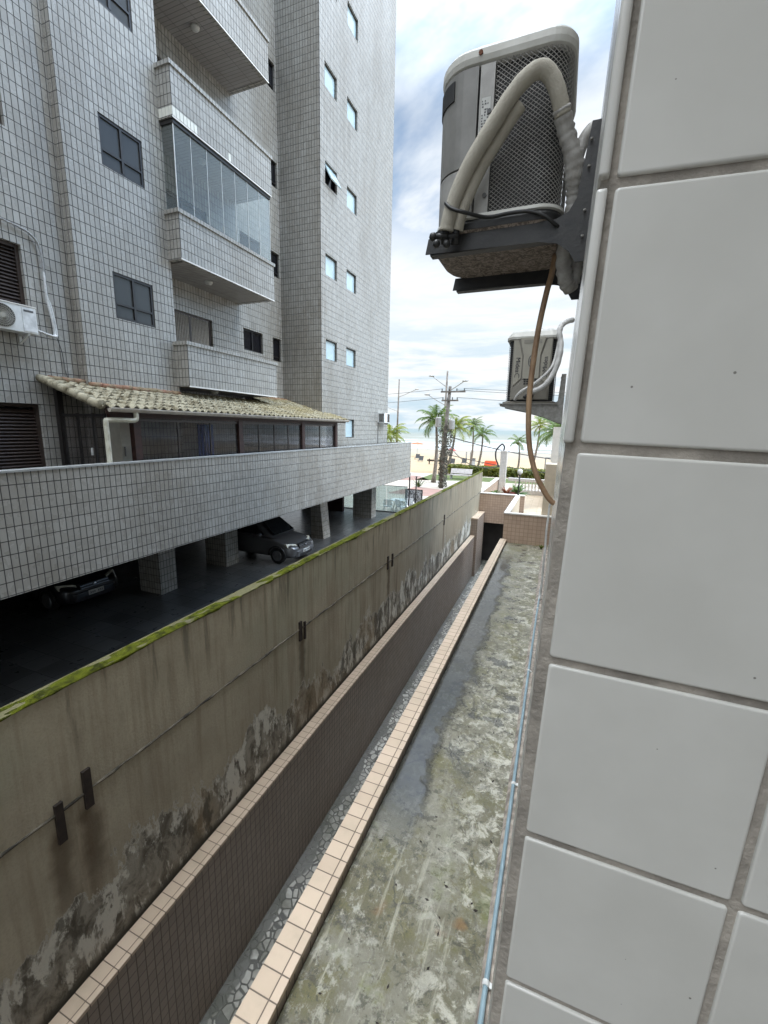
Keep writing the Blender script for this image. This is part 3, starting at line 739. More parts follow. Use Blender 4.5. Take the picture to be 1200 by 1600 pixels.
mb = MB(); tile_roof(mb, 11.96, 14.18, RX+.02, XR+.03, 4); part('roof', mb, 'lichen_clay', PO, fixn=False)
# ridge flashing tiles along the wall
mb = MB()
for q in range(14):
    y = 5.45+q*.22
    xr_ = RX+.06 if y < 6. else XB+.05
    if y < 8.3: mb.tube([(xr_+random.uniform(-.02, .02), y, rz(xr_)+.05), (xr_, y+.26, rz(xr_)+.06+random.uniform(-.01, .02))], [.07, .055], 8)
part('ridge_tile', mb, 'terracotta', PO, smooth=True)
# gable edge tiles
mb = MB()
for q in range(6):
    xa = EX+(RX-EX)*q/6; xb = EX+(RX-EX)*(q+1)/6-.05
    mb.tube([(xa+.03, 5.34, rz(xa)+.05), (xb, 5.34, rz(xb)+.03)], [.085, .072], 10)
part('verge_tile', mb, 'lichen_clay', PO, smooth=True)
mb = MB()
for x in (-7.72, -8.3, -8.85): mb.box(x-.04, x+.04, 5.55, 14.85, rz(x)-.13, rz(x)-.03)
for q in range(12):
    y = 5.6+q*.82
    mb.hexa([(EX-.04, y, rz(EX)-.10), (RX, y, RZ-.10), (RX, y+.05, RZ-.10), (EX-.04, y+.05, rz(EX)-.10), (EX-.04, y, rz(EX)-.03), (RX, y, RZ-.03), (RX, y+.05, RZ-.03), (EX-.04, y+.05, rz(EX)-.03)])
mb.box(EX-.05, EX-.02, 5.45, 14.9, EZ-.10, EZ-.0)
part('rafters', mb, 'wood_red', PO)
g = MB(); n = 7
for k in range(n):
    a0 = math.pi+math.pi*k/n; a1 = math.pi+math.pi*(k+1)/n; r = .06
    p = lambda a, rr, y: (EX+.055+rr*math.cos(a), y, EZ+.0+rr*math.sin(a)*1.15)
    g.quad(p(a0, r, 5.45), p(a1, r, 5.45), p(a1, r, 14.93), p(a0, r, 14.93)); g.quad(p(a0, r-.008, 5.45), p(a0, r-.008, 14.93), p(a1, r-.008, 14.93), p(a1, r-.008, 5.45))
    g.quad(p(a0, r, 5.45), p(a0, r-.055, 5.45), p(a1, r-.055, 5.45), p(a1, r, 5.45))
g.box(EX+.11, EX+.125, 5.45, 14.93, EZ-.012, EZ+.012)
part('gutter', g, 'gutter', PO, fixn=False, weld=False)
XG = -7.76
posts = [6.12, 9.12, 12.1, 14.35]
for y in posts: part('post', MB().box(XG-.06, XG+.06, y-.075, y+.075, -1.75, rz(XG)-.12), 'wood_red', PO)
part('post', MB().box(-9.1, -9.0, 5.50, 5.60, -1.75, rz(-9.05)-.1), 'frame_dark', PO)
part('beam', MB().box(XG-.05, XG+.05, 5.6, 14.4, rz(XG)-.22, rz(XG)-.08), 'wood_red', PO)
for (a, b_), n in zip(zip(posts, posts[1:]), (3, 4, 2)):
    f = MB(); a += .075; b_ -= .075
    zt = rz(XG)-.23; zb_ = -1.74
    ya = [a+(b_-a)*k/n for k in range(n+1)]
    f.box(XG-.02, XG+.02, a, b_, zt-.05, zt); f.box(XG-.02, XG+.02, a, b_, zb_, zb_+.05)
    for y in ya[1:-1]: f.box(XG-.014, XG+.014, y-.012, y+.012, zb_+.05, zt-.05)
    gf = part('glazed_panel', f, 'frame_brown', PO)
    for p_, q_ in zip(ya, ya[1:]): part('pane', MB().box(XG-.006, XG+.002, p_+.014, q_-.014, zb_+.05, zt-.05), 'porch_glass', gf)
# glazed end towards the camera
f = MB(); YE = 5.55
for x in (-8.98, -8.55, -8.12, -7.80): f.box(x-.02, x+.02, YE-.02, YE+.02, -1.74, min(.16, rz(x)-.14))
f.box(-8.98, -7.8, YE-.018, YE+.018, .10, .15)
gf = part('glazed_panel', f, 'frame_dark', PO)
part('pane', MB().box(-8.96, -7.82, YE-.004, YE+.004, -1.74, .10), 'porch_glass', gf)
part('handle', MB().box(-8.20, -8.17, YE-.05, YE-.022, -.62, -.48), 'white_plastic', gf)
dp = smooth_path([(EX+.045, 5.98, EZ-.06), (EX+.05, 5.98, EZ-.17), (EX+.045, 5.92, EZ-.21), (EX+.0, 5.70, EZ-.21), (EX-.02, 5.46, EZ-.215), (EX-.02, 5.42, EZ-.26), (EX-.02, 5.42, -.3), (EX-.02, 5.42, -1.75)], 5)
part('downpipe', MB().tube(dp, .045, 12), 'pvc_cream', PO, smooth=True)
# things kept inside the porch
c = MB()
for k in range(7):
    y = 8.0+k*.07; xo = -8.05+.03*math.sin(k*2.1)
    c.hexa([(xo-.012, y, -.95+.06*math.sin(k)), (xo+.012, y, -.95+.06*math.sin(k)), (xo+.012, y+.07, -.95+.06*math.sin(k+1)), (xo-.012, y+.07, -.95+.06*math.sin(k+1)), (xo-.012, y, .0), (xo+.012, y, .0), (xo+.012, y+.07, .0), (xo-.012, y+.07, .0)])
solo('hanging_clothes', c, 'blue_cloth', 'dark blue cloth hanging behind the porch glass', 'clothes')
cb = MB(); cb.box(-8.9, -8.5, 6.35, 6.75, -1.75, -.0)
cab = thing('cabinet', 'pale cabinet standing inside the porch behind the downpipe', 'cabinet', (-8.7, 6.55, -1.75))
part('body', cb, 'beige_box', cab, bevel=.01); part('handle', MB().box(-8.49, -8.47, 6.40, 6.42, -.7, -.5), 'galv', cab)

# ================================================================ BOUNDARY WALL
WX, WT = -2.85, -1.70
BW = thing('boundary_wall', 'tall rendered boundary wall with dark stains and green moss along its top', 'wall', (-2.9, 8, -5.65))
mb = MB(); mb.box(WX-.12, WX, -6, 18.25, -5.74, WT)
part('wall', mb, 'stained_render', BW)
mb = MB(); ny = 420; xsn = [-.125, -.09, -.05, -.02, .004, .012, .006]
rows = []
for i in range(ny+1):
    y = -6+24.25*i/ny; row = []
    amp = .5+.5*mnoise.noise(Vector((y*.7, 3, 0)))
    dep = .006+.035*max(0, mnoise.noise(Vector((y*2.3, 0, 5))))+.03*max(0, mnoise.noise(Vector((y*6.3, 0, 9))))
    for k, x in enumerate(xsn):
        hh = .002+.008*amp+.012*mnoise.noise(Vector((y*5, x*30, 1)))+.012*mnoise.noise(Vector((y*19, x*60, 4)))
        z = WT+hh
        gap_ = mnoise.noise(Vector((y*1.3, 7, x*6)))+.5*mnoise.noise(Vector((y*4.1, 3, x*14)))
        if gap_ > .34: hh = -.012
        z = WT+hh
        if k == 0: z = WT-.02
        if k == 5: z = WT-.004
        if k == 6: z = WT-dep
        row.append((WX+x+.006*mnoise.noise(Vector((y*11, k, 2))), y, z))
    rows.append(row)
for a, b_ in zip(rows, rows[1:]):
    for k in range(len(xsn)-1): mb.quad(a[k], a[k+1], b_[k+1], b_[k])
mo = part('moss', mb, 'moss', BW, smooth=True); mo['kind'] = 'stuff'
# ridge of mortar along the wall
mb = MB(); pts = []; rr = []
for i in range(320):
    y = -6+24.2*i/319
    pts.append((WX+.002, y, -2.545+.012*mnoise.noise(Vector((y*3, 0, 0)))+.006*mnoise.noise(Vector((y*13, 0, 0))))); rr.append(max(.003, .011+.013*mnoise.noise(Vector((y*7, 2, 0)))))
mb.tube(pts, rr, 6); part('mortar_ridge', mb, 'ridge_mortar', BW, smooth=True)
for y, z, hgt, wd in ((1.43, -2.62, .30, .05), (1.62, -2.52, .30, .055), (4.32, -2.57, .26, .055), (4.42, -2.60, .24, .03), (7.38, -2.55, .26, .05), (7.62, -2.56, .26, .05), (11.8, -2.55, .3, .06)):
    m_ = MB().box(WX-.01, WX+.022, y-wd/2, y+wd/2, z-hgt/2, z+hgt/2); part('wood_peg', m_, 'wood_dark', BW)
# low tiled wall in front of it
LW = thing('low_wall', 'low wall of brown tiles with pink tiled coping below the mossy wall', 'wall', (-2.76, 6, -5.65))
part('wall', MB().box(-2.845, -2.69, -6, 16.2, -5.70, -4.03), 'brown_tile', LW)
part('coping', MB().box(-2.842, -2.682, -6, 16.2, -4.03, -4.0), 'pink_coping', LW, uvfun=lambda p, n: (p.y, -2.682-p.x if abs(n.z) > .5 else .02))
part('end_pier', MB().box(-2.845, -2.60, 16.204, 17.8, -5.70, -3.36), 'brown_tile', LW)
part('pier_cap', MB().box(-2.845, -2.59, 16.2, 17.8, -3.36, -3.32), 'pink_coping', LW, uvfun=lambda p, n: (p.y, -2.59-p.x))

# ================================================================ OUR OWN BUILDING (right)
RB = thing('apartment_building', 'white tiled apartment wall close at the right edge of the view', 'building', (3, 5, -5.65))
YF = .405
LEAN = .0285
def lean(mb, k=LEAN):
    mb.v = [(x+k*(z+.013), y, z) for x, y, z in mb.v]; return mb
RTOP = 16.0
part('wall', lean(MB().box(.020, 9, YF+.020, 11.0, -5.74, -.013), .008), 'white_side_tile', RB)
part('wall', lean(MB().box(.020, 9, YF+.020, 11.0, -.013, RTOP)), 'white_side_tile', RB)
mb = MB(); mb.box(.6, 9, -9, YF+.012, -5.74, RTOP); part('wall', mb, 'body_render', RB)
DU = Vector((.9992, .0281, -.0285)); UP = Vector((LEAN, 0, 1)); NF = DU.cross(UP).normalized()   # facing -Y
P0 = Vector((.0185, YF, -.013))
# grout bed
g = MB()
def pt(u, v, n=0.): return P0+DU*u+UP*v+NF*n
g.add([pt(-.012, -3.0, -.0025), pt(1.05, -3.0, -.0025), pt(1.05, 3.2, -.0025), pt(-.012, 3.2, -.0025), pt(-.012, -3.0, -.03), pt(1.05, -3.0, -.03), pt(1.05, 3.2, -.03), pt(-.012, 3.2, -.03)], [(0, 1, 2, 3), (7, 6, 5, 4), (0, 4, 5, 1), (1, 5, 6, 2), (2, 6, 7, 3), (3, 7, 4, 0)])
part('grout', g, 'grey_mortar', RB)
def glazed_tile(mb, u0, u1, v0, v1, org, du, up, nf, r=.005, cr=.0032):
    # pillow-edged tile: rings inset towards the face, with rounded corners
    rings = []
    for inset, hgt in ((0, -.006), (0, -.0010), (.0005, -.0001), (.0014, .0004), (.0026, .00055)):
        pts = []
        a0, a1, b0, b1 = u0+inset, u1-inset, v0+inset, v1-inset; rc = max(.0014, cr-inset*.6)
        for cx, cy, st in ((a1-rc, b1-rc, 0), (a0+rc, b1-rc, 90), (a0+rc, b0+rc, 180), (a1-rc, b0+rc, 270)):
            for q in range(4):
                an = rad(st+q*30); pts.append(org+du*(cx+rc*math.cos(an))+up*(cy+rc*math.sin(an))+nf*hgt)
        rings.append(pts)
    n = 16; vs = [p for r_ in rings for p in r_]; fs = []
    for i in range(len(rings)-1):
        for k in range(n): fs.append((i*n+k, i*n+(k+1) % n, (i+1)*n+(k+1) % n, (i+1)*n+k))
    fs.append(tuple((len(rings)-1)*n+k for k in range(n)))
    mb.add(vs, fs)
t_ = MB()
U1 = .183
for r_ in range(-12, 14):
    j = random.uniform(-.0006, .0006)
    for c_ in range(-1, 5):
        u0, u1 = (U1*c_, U1*(c_+1)-.008)
        if c_ == -1: continue
        j2 = random.uniform(-.0005, .0005); glazed_tile(t_, u0+j-(.002 if c_ == 0 else 0), u1+j, .2*r_+.004+j2, .2*(r_+1)-.004+j2, P0+NF*random.uniform(-.0004, .0004), DU, UP, NF)
ft = part('facade_tiles', t_, 'white_glaze', RB, smooth=True, fixn=False)
for p_ in ft.data.polygons:
    if len(p_.vertices) > 4: p_.use_smooth = False
# tiles of the side face, seen on their rounded front edge at the corner
t_ = MB()
for r_ in range(-12, 14):
    up_ = r_ >= 0
    z0 = -.013+.2*r_+.004+(0 if up_ else 0); z1 = z0+.192
    dx = -.0 if up_ else .0054
    b0 = bmesh.new()
    prof = []
    xa, xb = .0038+dx, .0118
    ya = YF-.004+(0 if up_ else .009)
    t_.hexa([(xa, ya, z0), (xb, ya, z0), (xb, ya+.20, z0), (xa, ya+.20, z0), (xa, ya, z1), (xb, ya, z1), (xb, ya+.20, z1), (xa, ya+.20, z1)])
    for q in range(1, 3): t_.hexa([(xa, ya+.204*q, z0), (xb, ya+.204*q, z0), (xb, ya+.204*q+.2, z0), (xa, ya+.204*q+.2, z0), (xa, ya+.204*q, z1), (xb, ya+.204*q, z1), (xb, ya+.204*q+.2, z1), (xa, ya+.204*q+.2, z1)])
    b0.free()
part('edge_tiles', lean(t_), 'white_glaze', RB, bevel=.0028, smooth=True)
t_ = MB(); t_.box(.0085, .0195, YF+.004, .95, -.012, 3.0); t_.box(.0125, .0195, YF+.004, .95, -3.0, -.0125); part('mortar_joint', lean(t_), 'brown_mortar', RB)
# flat roof slab along the wall
sl_ = MB(); sl_.box(-1.0, .004, -6, 11.0, -2.95, -2.80); part('flat_roof', sl_, 'roof_screed', RB)
mb = MB(); rr_ = []
for i in range(90):
    y = -3+14*i/89; rr_.append([(-.125+.012*mnoise.noise(Vector((y*2, 0, 0))), y, -2.799), (-.108+.01*mnoise.noise(Vector((y*3, 4, 0))), y, -2.772), (-.082, y, -2.758+.006*mnoise.noise(Vector((y*5, 0, 7)))), (.02, y, -2.75), (.02, y, -2.799)])
for a, b_ in zip(rr_, rr_[1:]):
    for k in range(4): mb.quad(a[k], a[k+1], b_[k+1], b_[k])
part('mortar_fillet', mb, 'brown_mortar', RB, smooth=True)
# parapet of that roof
PW = thing('roof_parapet', 'narrow parapet with pink tiled coping along the wet flat roof', 'parapet', (-1.08, 4, -5.65))
part('wall', MB().box(-1.15, -1.005, -6, 10.95, -5.74, -2.73), 'brown_tile', PW)
part('coping', MB().box(-1.157, -.999, -6, 10.95, -2.73, -2.70), 'pink_coping', PW, uvfun=lambda p, n: (p.y, (p.x+1.157)*0+(-.999-p.x) if abs(n.z) > .5 else .02))
# blue conduit lying along the wall
pc = thing('conduit_pipe', 'pale blue pipe running along the foot of the wall on the flat roof', 'pipe', (-.08, 4, -2.8))
pts = [(-.098+.0065*(y-1.6)+.006*math.sin(y*.8), y, -2.742+.004*math.sin(y*1.7)) for y in [-3+.35*k for k in range(33)]]
part('pipe', MB().tube(pts, .0135, 12), 'pipe_blue', pc, smooth=True)
for y in (1.75, 3.1, 4.85, 6.8): part('clip', MB().tube([(-.098+.0065*(y-1.6)+.006*math.sin(y*.8), y-.012, -2.742+.004*math.sin(y*1.7)), (-.098+.0065*(y-1.6)+.006*math.sin(y*.8), y+.012, -2.742+.004*math.sin(y*1.7))], .0185, 12).box(-.085, -.05, y-.012, y+.012, -2.745, -2.737), 'white_paint', pc, smooth=False)
wcab = smooth_path([(-.058, 7.2, -2.74), (-.052, 7.3, -2.70), (-.046, 7.25, -2.50), (-.048, 7.2, -2.18), (-.045, 7.2, -1.88), (-.052, 7.2, -1.58), (-.044, 7.2, -1.34), (-.036, 7.2, -1.14), (.015, 7.2, -1.08)], 6)
solo('white_conduit', MB().tube(wcab, .016, 8), 'white_plastic', 'thin white conduit climbing the wall from the blue pipe', 'pipe', smooth=True)
# small fern growing at the far corner of the roof
fern = MB()
for k in range(9):
    a = rad(200+k*24); L = random.uniform(.18, .34); base = Vector((-.16, 10.75, -2.80)); pr = base
    for q in range(1, 6):
        t = q/5; p = base+Vector((math.cos(a)*L*t, math.sin(a)*L*t*.6, L*(1.2*t-.9*t*t)))
        sd = Vector((-math.sin(a), math.cos(a), 0))*.022*(1-t*.8); fern.quad(pr-sd, pr+sd, p+sd, p-sd); pr = p
solo('fern', fern, 'palm_yellow', 'small yellowish fern growing where the flat roof meets the tan wall', 'plant', fixn=False)

# ================================================================ GARDEN TERRACE IN FRONT
GT = thing('garden_terrace', 'raised front terrace with tan tiled walls and white copings', 'terrace', (-1, 17, -5.65))
mb = MB(); mb.box(-1.11, .30, 11.004, 11.12, -5.74, -2.06); mb.box(-1.11, -1.0, 11.12, 14.3, -5.74, -2.06)
part('wall', mb, 'tan_tile', GT)
mb = MB(); mb.box(-1.12, .30, 10.985, 11.13, -2.06, -2.03); mb.box(-1.12, -.985, 11.13, 14.31, -2.06, -2.03); part('coping', mb, 'white_coping', GT)
part('lining', MB().box(-.998, -.990, 11.122, 14.3, -3.35, -2.061), 'cream_paint', GT)
mb = MB(); mb.box(-2.86, 3, 17.9, 18.05, -3.80, -2.58); part('wall', MB().box(-2.86, -1.06, 17.9, 18.05, -3.80, -2.58), 'tan_tile', GT)
part('coping', MB().box(-2.87, -1.06, 17.88, 18.07, -2.58, -2.545), 'white_coping', GT)
part('floor', MB().box(-.999, 4, 11.122, 24.0, -3.6, -3.35), 'terrace_tile', GT)
part('floor', MB().box(-2.86, -1.003, 18.06, 24.0, -3.6, -3.35), 'terrace_tile', GT)
mb = MB(); mb.box(-3.0, -2.86, 18.27, 24.2, -5.5, -2.60); part('wall', mb, 'tan_tile', GT)
part('coping', MB().box(-3.03, -2.83, 18.26, 24.2, -2.60, -2.565), 'white_coping', GT)
part('vent_grate', MB().box(-.42, -.22, 17.6, 18.0, -3.349, -3.335), 'gutter', GT)
mb = MB(); mb.box(-2.68, 6, 24.2, 24.3, -5.5, -3.3); part('wall', mb, 'tan_tile', GT)
# side pier of the building past the roof
part('side_pier', MB().box(-.235, .6, 11.135, 11.8, -3.6, -.78), 'cream_paint', RB)
part('side_pier', MB().box(-.19, .6, 15.0, 15.6, -3.34, .15), 'white_coping', RB)
part('side_pier', MB().box(-.30, .6, 20.0, 24, -3.34, -1.7), 'tan_tile', RB)
# gate under the terrace
gt = thing('passage_gate', 'white barred gate in the dark opening at the end of the passage', 'gate', (-1.6, 18.4, -5.65))
g = MB()
for k in range(5): g.box(-1.66+k*.10, -1.635+k*.10, 18.3, 18.33, -5.6, -3.85)
part('bars', g, 'white_paint', gt); part('frame', MB().box(-1.68, -1.2, 18.295, 18.335, -5.64, -5.58).box(-1.68, -1.2, 18.295, 18.335, -3.85, -3.81), 'white_paint', gt)
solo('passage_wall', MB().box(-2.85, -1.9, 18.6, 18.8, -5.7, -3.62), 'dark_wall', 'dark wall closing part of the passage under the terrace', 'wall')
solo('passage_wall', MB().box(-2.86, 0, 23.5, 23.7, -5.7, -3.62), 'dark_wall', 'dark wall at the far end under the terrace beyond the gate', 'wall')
# lamp post on wall end
lp = thing('lamp_post', 'slim black lamp post with white globe on the terrace wall', 'lamp', (-1.05, 14.22, -2.03))
part('pole', MB().tube([(-1.05, 14.22, -2.03), (-1.05, 14.22, -1.36)], .022, 8), 'black_iron', lp, smooth=True)
part('collar', MB().lathe((-1.05, 14.22, -1.40), [(.03, 0), (.05, .03), (.035, .05)], 10), 'black_iron', lp)
part('globe', MB().ellipsoid((-1.05, 14.22, -1.27), .085, .085, .09, 14, 9), 'globe', lp, smooth=True)
# balustrade
bl = thing('balustrade', 'white balustrade with turned balusters at the seaward edge of the terrace', 'balustrade', (-1.2, 24, -3.35))
part('top_rail', MB().box(-2.35, 1.5, 23.9, 24.15, -2.66, -2.50), 'pale_tile', bl, bevel=.01)
part('base', MB().box(-2.35, 1.5, 23.9, 24.15, -3.35, -3.12), 'pale_tile', bl)
for k in range(14):
    x = -1.95+k*.17
    part('baluster', MB().lathe((x, 24.02, -3.12), [(.05, 0), (.05, .03), (.03, .06), (.055, .16), (.05, .22), (.025, .34), (.03, .40), (.05, .43), (.05, .461)], 10), 'white_coping', bl, smooth=True)
part('end_wall', MB().box(-.45, 1.5, 22.9, 23.0, -3.34, -2.25), 'pale_tile', bl)
gp_ = thing('gate_pillar', 'tall white tiled pillar with a black bent hose on top', 'pillar', (-2.75, 24, -3.35))
part('shaft', MB().box(-2.83, -2.50, 23.85, 24.18, -3.35, -1.10), 'pale_tile', gp_)
part('cap', MB().box(-2.85, -2.48, 23.83, 24.2, -1.10, -1.06), 'white_coping', gp_)
part('hose', MB().tube(smooth_path([(-2.7, 24, -1.06), (-2.68, 24, -.85), (-2.8, 23.98, -.72), (-2.98, 23.96, -.88), (-3.10, 23.95, -1.1), (-3.08, 23.94, -1.5), (-2.96, 23.9, -1.75), (-2.9, 23.85, -1.95)], 5), .04, 8), 'black_rubber', gp_, smooth=True)
# potted plants
def pot(x, y, zf, r, h, leaf, label, n=26, L=.5, spread=1.):
    t = thing('potted_plant', label, 'plant', (x, y, zf), 'potted plants on the terrace')
    part('pot', MB().lathe((x, y, zf), [(r*.7, 0), (r, h*.85), (r*1.1, h*.86), (r*1.1, h), (r*.9, h*.99), (r*.85, h*.9)], 12), 'pot_clay', t)
    m_ = MB()
    for k in range(n):
        a = random.uniform(0, 6.28); ll = L*random.uniform(.6, 1.1); el = random.uniform(.35, 1.3); base = Vector((x, y, zf+h*.95)); pr = base
        for q in range(1, 5):
            t_ = q/4; p = base+Vector((math.cos(a)*math.cos(el)*ll*t_*spread, math.sin(a)*math.cos(el)*ll*t_*spread, math.sin(el)*ll*t_-.35*ll*t_*t_))
            wv_ = .05*math.sin(math.pi*min(.95, t_))+.008; sd = Vector((-math.sin(a), math.cos(a), .15))*wv_; m_.quad(pr-sd*.9, pr+sd*.9, p+sd, p-sd); pr = p
    part('leaves', m_, leaf, t, fixn=False)
pot(-2.35, 18.7, -3.35, .22, .55, 'plant_leaf', 'leafy green potted plant at the near corner of the terrace', 60, .55)
pot(-1.95, 19.6, -3.35, .20, .55, 'red_leaf', 'reddish potted plant between the two green ones', 40, .7)
pot(-1.55, 20.0, -3.35, .25, .55, 'plant_leaf', 'tall green potted plant beside the lamp post', 60, .85)

# ================================================================ CONDENSERS
def rrect(x0, x1, y0, y1, rc, n=8):
    """counter-clockwise rounded rectangle; rc = radii at (x1,y1),(x0,y1),(x0,y0),(x1,y0)"""
    out = []
    for (cx, cy, st, r) in ((x1, y1, 0, rc[0]), (x0, y1, 90, rc[1]), (x0, y0, 180, rc[2]), (x1, y0, 270, rc[3])):
        sx_ = -1 if cx == x1 else 1; sy__ = -1 if cy == y1 else 1
        for q in range(n+1):
            a = rad(st+90*q/n); out.append((cx+sx_*r+r*math.cos(a), cy+sy__*r+r*math.sin(a)))
    return out
def resample(poly, step):
    P = [Vector((*p, 0)) for p in poly]+[Vector((*poly[0], 0))]; out = []; acc = 0; nxt = 0.
    for a, b_ in zip(P, P[1:]):
        L = (b_-a).length
        while nxt <= acc+L and L > 0:
            out.append(a+(b_-a)*((nxt-acc)/L)); nxt += step
        acc += L
    return out, acc
def scale_poly(poly, k, c): return [(c[0]+(x-c[0])*k, c[1]+(y-c[1])*k) for x, y in poly]
def offs(poly, c, dlt):
    out = []
    n = len(poly)
    for i, (x, y) in enumerate(poly):
        ax, ay = poly[i-1]; bx, by = poly[(i+1) % n]
        tx, ty = bx-ax, by-ay; L = math.hypot(tx, ty) or 1
        out.append((x+ty/L*dlt, y-tx/L*dlt))
    return out
def stack(mb, polys):
    """loft closed polygons [(poly,z),...]"""
    n = len(polys[0][0]); vs = [(x, y, z) for p, z in polys for x, y in p]; fs = []
    for i in range(len(polys)-1):
        for k in range(n): fs.append((i*n+k, i*n+(k+1) % n, (i+1)*n+(k+1) % n, (i+1)*n+k))
    fs.append(tuple(range(n-1, -1, -1))); fs.append(tuple((len(polys)-1)*n+k for k in range(n)))
    mb.add(vs, fs); return mb
def mesh_grille(mb, path, z0, z1, cell=.0125, wr=.0012):
    """diamond wire mesh wrapped on an open path of (x,y) points spaced evenly"""
    L = [0.]
    for a, b_ in zip(path, path[1:]): L.append(L[-1]+(b_-a).length)
    T = L[-1]
    def at(s):
        s = min(max(s, 0), T)
        for i in range(len(L)-1):
            if s <= L[i+1]+1e-9:
                t = (s-L[i])/(L[i+1]-L[i]) if L[i+1] > L[i] else 0; return path[i]+(path[i+1]-path[i])*t
        return path[-1]
    H = z1-z0; asp = 1.25
    for sgn in (1, -1):
        k = -int(H*asp/cell)-1 if sgn == 1 else 0
        while k*cell < T+(0 if sgn == 1 else H*asp):
            s0 = k*cell; pts = []
            for q in range(121):
                zz_ = z0+H*q/120; s = s0+sgn*(zz_-z0)*asp
                if 0 <= s <= T: p = at(s); pts.append((p.x, p.y, zz_))
            if len(pts) >= 2: mb.tube(pts[::5]+([pts[-1]] if (len(pts)-1) % 5 else []), wr, 4, cap=False)
            k += 1
# bracket 1
BR = thing('wall_bracket', 'black steel wall bracket holding the nearest condenser', 'bracket', (.0, 1.5, .47))
def arm(mb, y, w_, z):
    # L-shaped pressed steel: horizontal arm, curved gusset and upright on the wall
    prof = [(-.418, z+.004), (-.410, z+.044), (-.06, z+.048), (-.030, z+.062), (-.014, z+.09), (-.001, z+.20), (.006, z+.26), (.040, z+.26), (.034, z-.062), (-.004, z-.062), (-.02, z-.035), (-.05, z-.012), (-.10, z-.002)]
    n = len(prof)
    vs = [(x, y, zz_) for x, zz_ in prof]+[(x, y+w_, zz_) for x, zz_ in prof]
    mb.add(vs, [tuple(range(n)), tuple(range(2*n-1, n-1, -1))]+[(k, n+k, n+(k+1) % n, (k+1) % n) for k in range(n)])
    mb.box(-.405, -.06, y+w_, y+w_+.03, z+.0, z+.004)
for y in (1.335, 1.69):
    m_ = MB(); arm(m_, y, .005, .505); part('arm', m_, 'black_bracket', BR)
    b_ = MB()
    for z in (.50, .56, .66, .72): b_.lathe((.008, y-.006, z), [(.004, 0), (.004, .004)], 8)
    part('bolts', b_, 'galv', BR)
# condenser 1
def condenser(x0, x1, y0, y1, z0, z1, label, dome=.085):
    A = thing('air_conditioner', label, 'air conditioner', ((x0+x1)/2, (y0+y1)/2, z0))
    poly = rrect(x0, x1, y0, y1, (.07, .08, .09, .06), 8); c = ((x0+x1)/2, (y0+y1)/2)
    wp_ = rrect(x0-.026, x1, y0-.004, y1+.01, (.07, .09, .10, .06), 8)
    b0 = MB(); stack(b0, [(offs(wp_, c, .004), z0+.006), (offs(wp_, c, .006), z0+.022), (offs(poly, c, .004), z0+.034)]); part('base_rim', b0, 'black_bracket', A)
    b0 = MB(); stack(b0, [(offs(poly, c, .004), z0+.030), (offs(poly, c, .011), z0+.034), (offs(poly, c, .010), z0+.042), (offs(poly, c, .002), z0+.046)]); part('base_tray', b0, 'ac_cover', A)
    b0 = MB(); stack(b0, [(offs(wp_, c, -.010), z0-.004), (offs(wp_, c, .003), z0+.0055)]); part('underside', b0, 'grimy_base', A)
    core = MB(); stack(core, [(offs(poly, c, -.012), z0+.03), (offs(poly, c, -.012), z1)]); part('coil', core, 'dark_core', A, smooth=False)
    cv = MB(); zr = z1
    stack(cv, [(offs(poly, c, -.004), zr-.012), (offs(poly, c, .006), zr-.006), (offs(poly, c, .009), zr+.006), (offs(poly, c, .008), zr+.022), (offs(poly, c, .002), zr+.030),
               (scale_poly(poly, .90, c), zr+.036), (scale_poly(poly, .875, c), zr+.048), (scale_poly(poly, .84, c), zr+.054), (scale_poly(poly, .5, c), zr+.045+dome*.8), (scale_poly(poly, .2, c), zr+.045+dome)])
    part('top_cover', cv, 'ac_cover', A, smooth=False)
    sc_ = MB(); sc_.tube([(x0+.115, y0-.012, zr+.012), (x0+.115, y0-.006, zr+.012)], .006, 8); part('screw', sc_, 'rust', A)
    return A, poly, c
AX0, AX1, AY0, AY1, AZ0, AZ1 = -.397, -.052, 1.335, 1.70, .556, .962
A1, poly, cc = condenser(AX0, AX1, AY0, AY1, AZ0-.006, AZ1, 'large grey condenser with wire mesh side on the nearest wall bracket', .05)
# panels by arc: left side + front left corner = smooth plastic
P, TL = resample(poly, .004)
def arc(f): return [p for p in P if f(p)]
left = [p for p in P if (p.x < -.283 and p.y < 1.60)]
left.sort(key=lambda p: (-p.y if p.x < AX0+.003 else 0, ))
# order along outline: indices are continuous for this zone because outline runs x0,y1 -> x0,y0 -> x1,y0
idx = [i for i, p in enumerate(P) if (p.x < -.283 and p.y < 1.60)]
seq = [P[i] for i in idx]
def shell(mb, seq, z0, z1, th=.010, topdrop=None):
    n = len(seq); out = []
    for i, p in enumerate(seq):
        t = (seq[min(i+1, n-1)]-seq[max(i-1, 0)]).normalized(); nn = Vector((t.y, -t.x, 0)); out.append((p+nn*.006, p-nn*(th-.006)))
    for (a, a2), (b_, b2) in zip(out, out[1:]):
        mb.hexa([(a2.x, a2.y, z0), (a.x, a.y, z0), (b_.x, b_.y, z0), (b2.x, b2.y, z0), (a2.x, a2.y, z1), (a.x, a.y, z1), (b_.x, b_.y, z1), (b2.x, b2.y, z1)])
    return mb
m_ = MB(); shell(m_, seq, AZ0+.16, AZ1-.014); 
part('side_panel', m_, 'ac_plastic', A1, smooth=False)
m_ = MB(); shell(m_, [p-Vector((0, 0, 0)) for p in seq], AZ0+.03, AZ0+.155, .016); part('lower_panel', m_, 'ac_metal', A1)
m_ = MB(); seq2 = [p for p in seq if p.x < -.345]; 
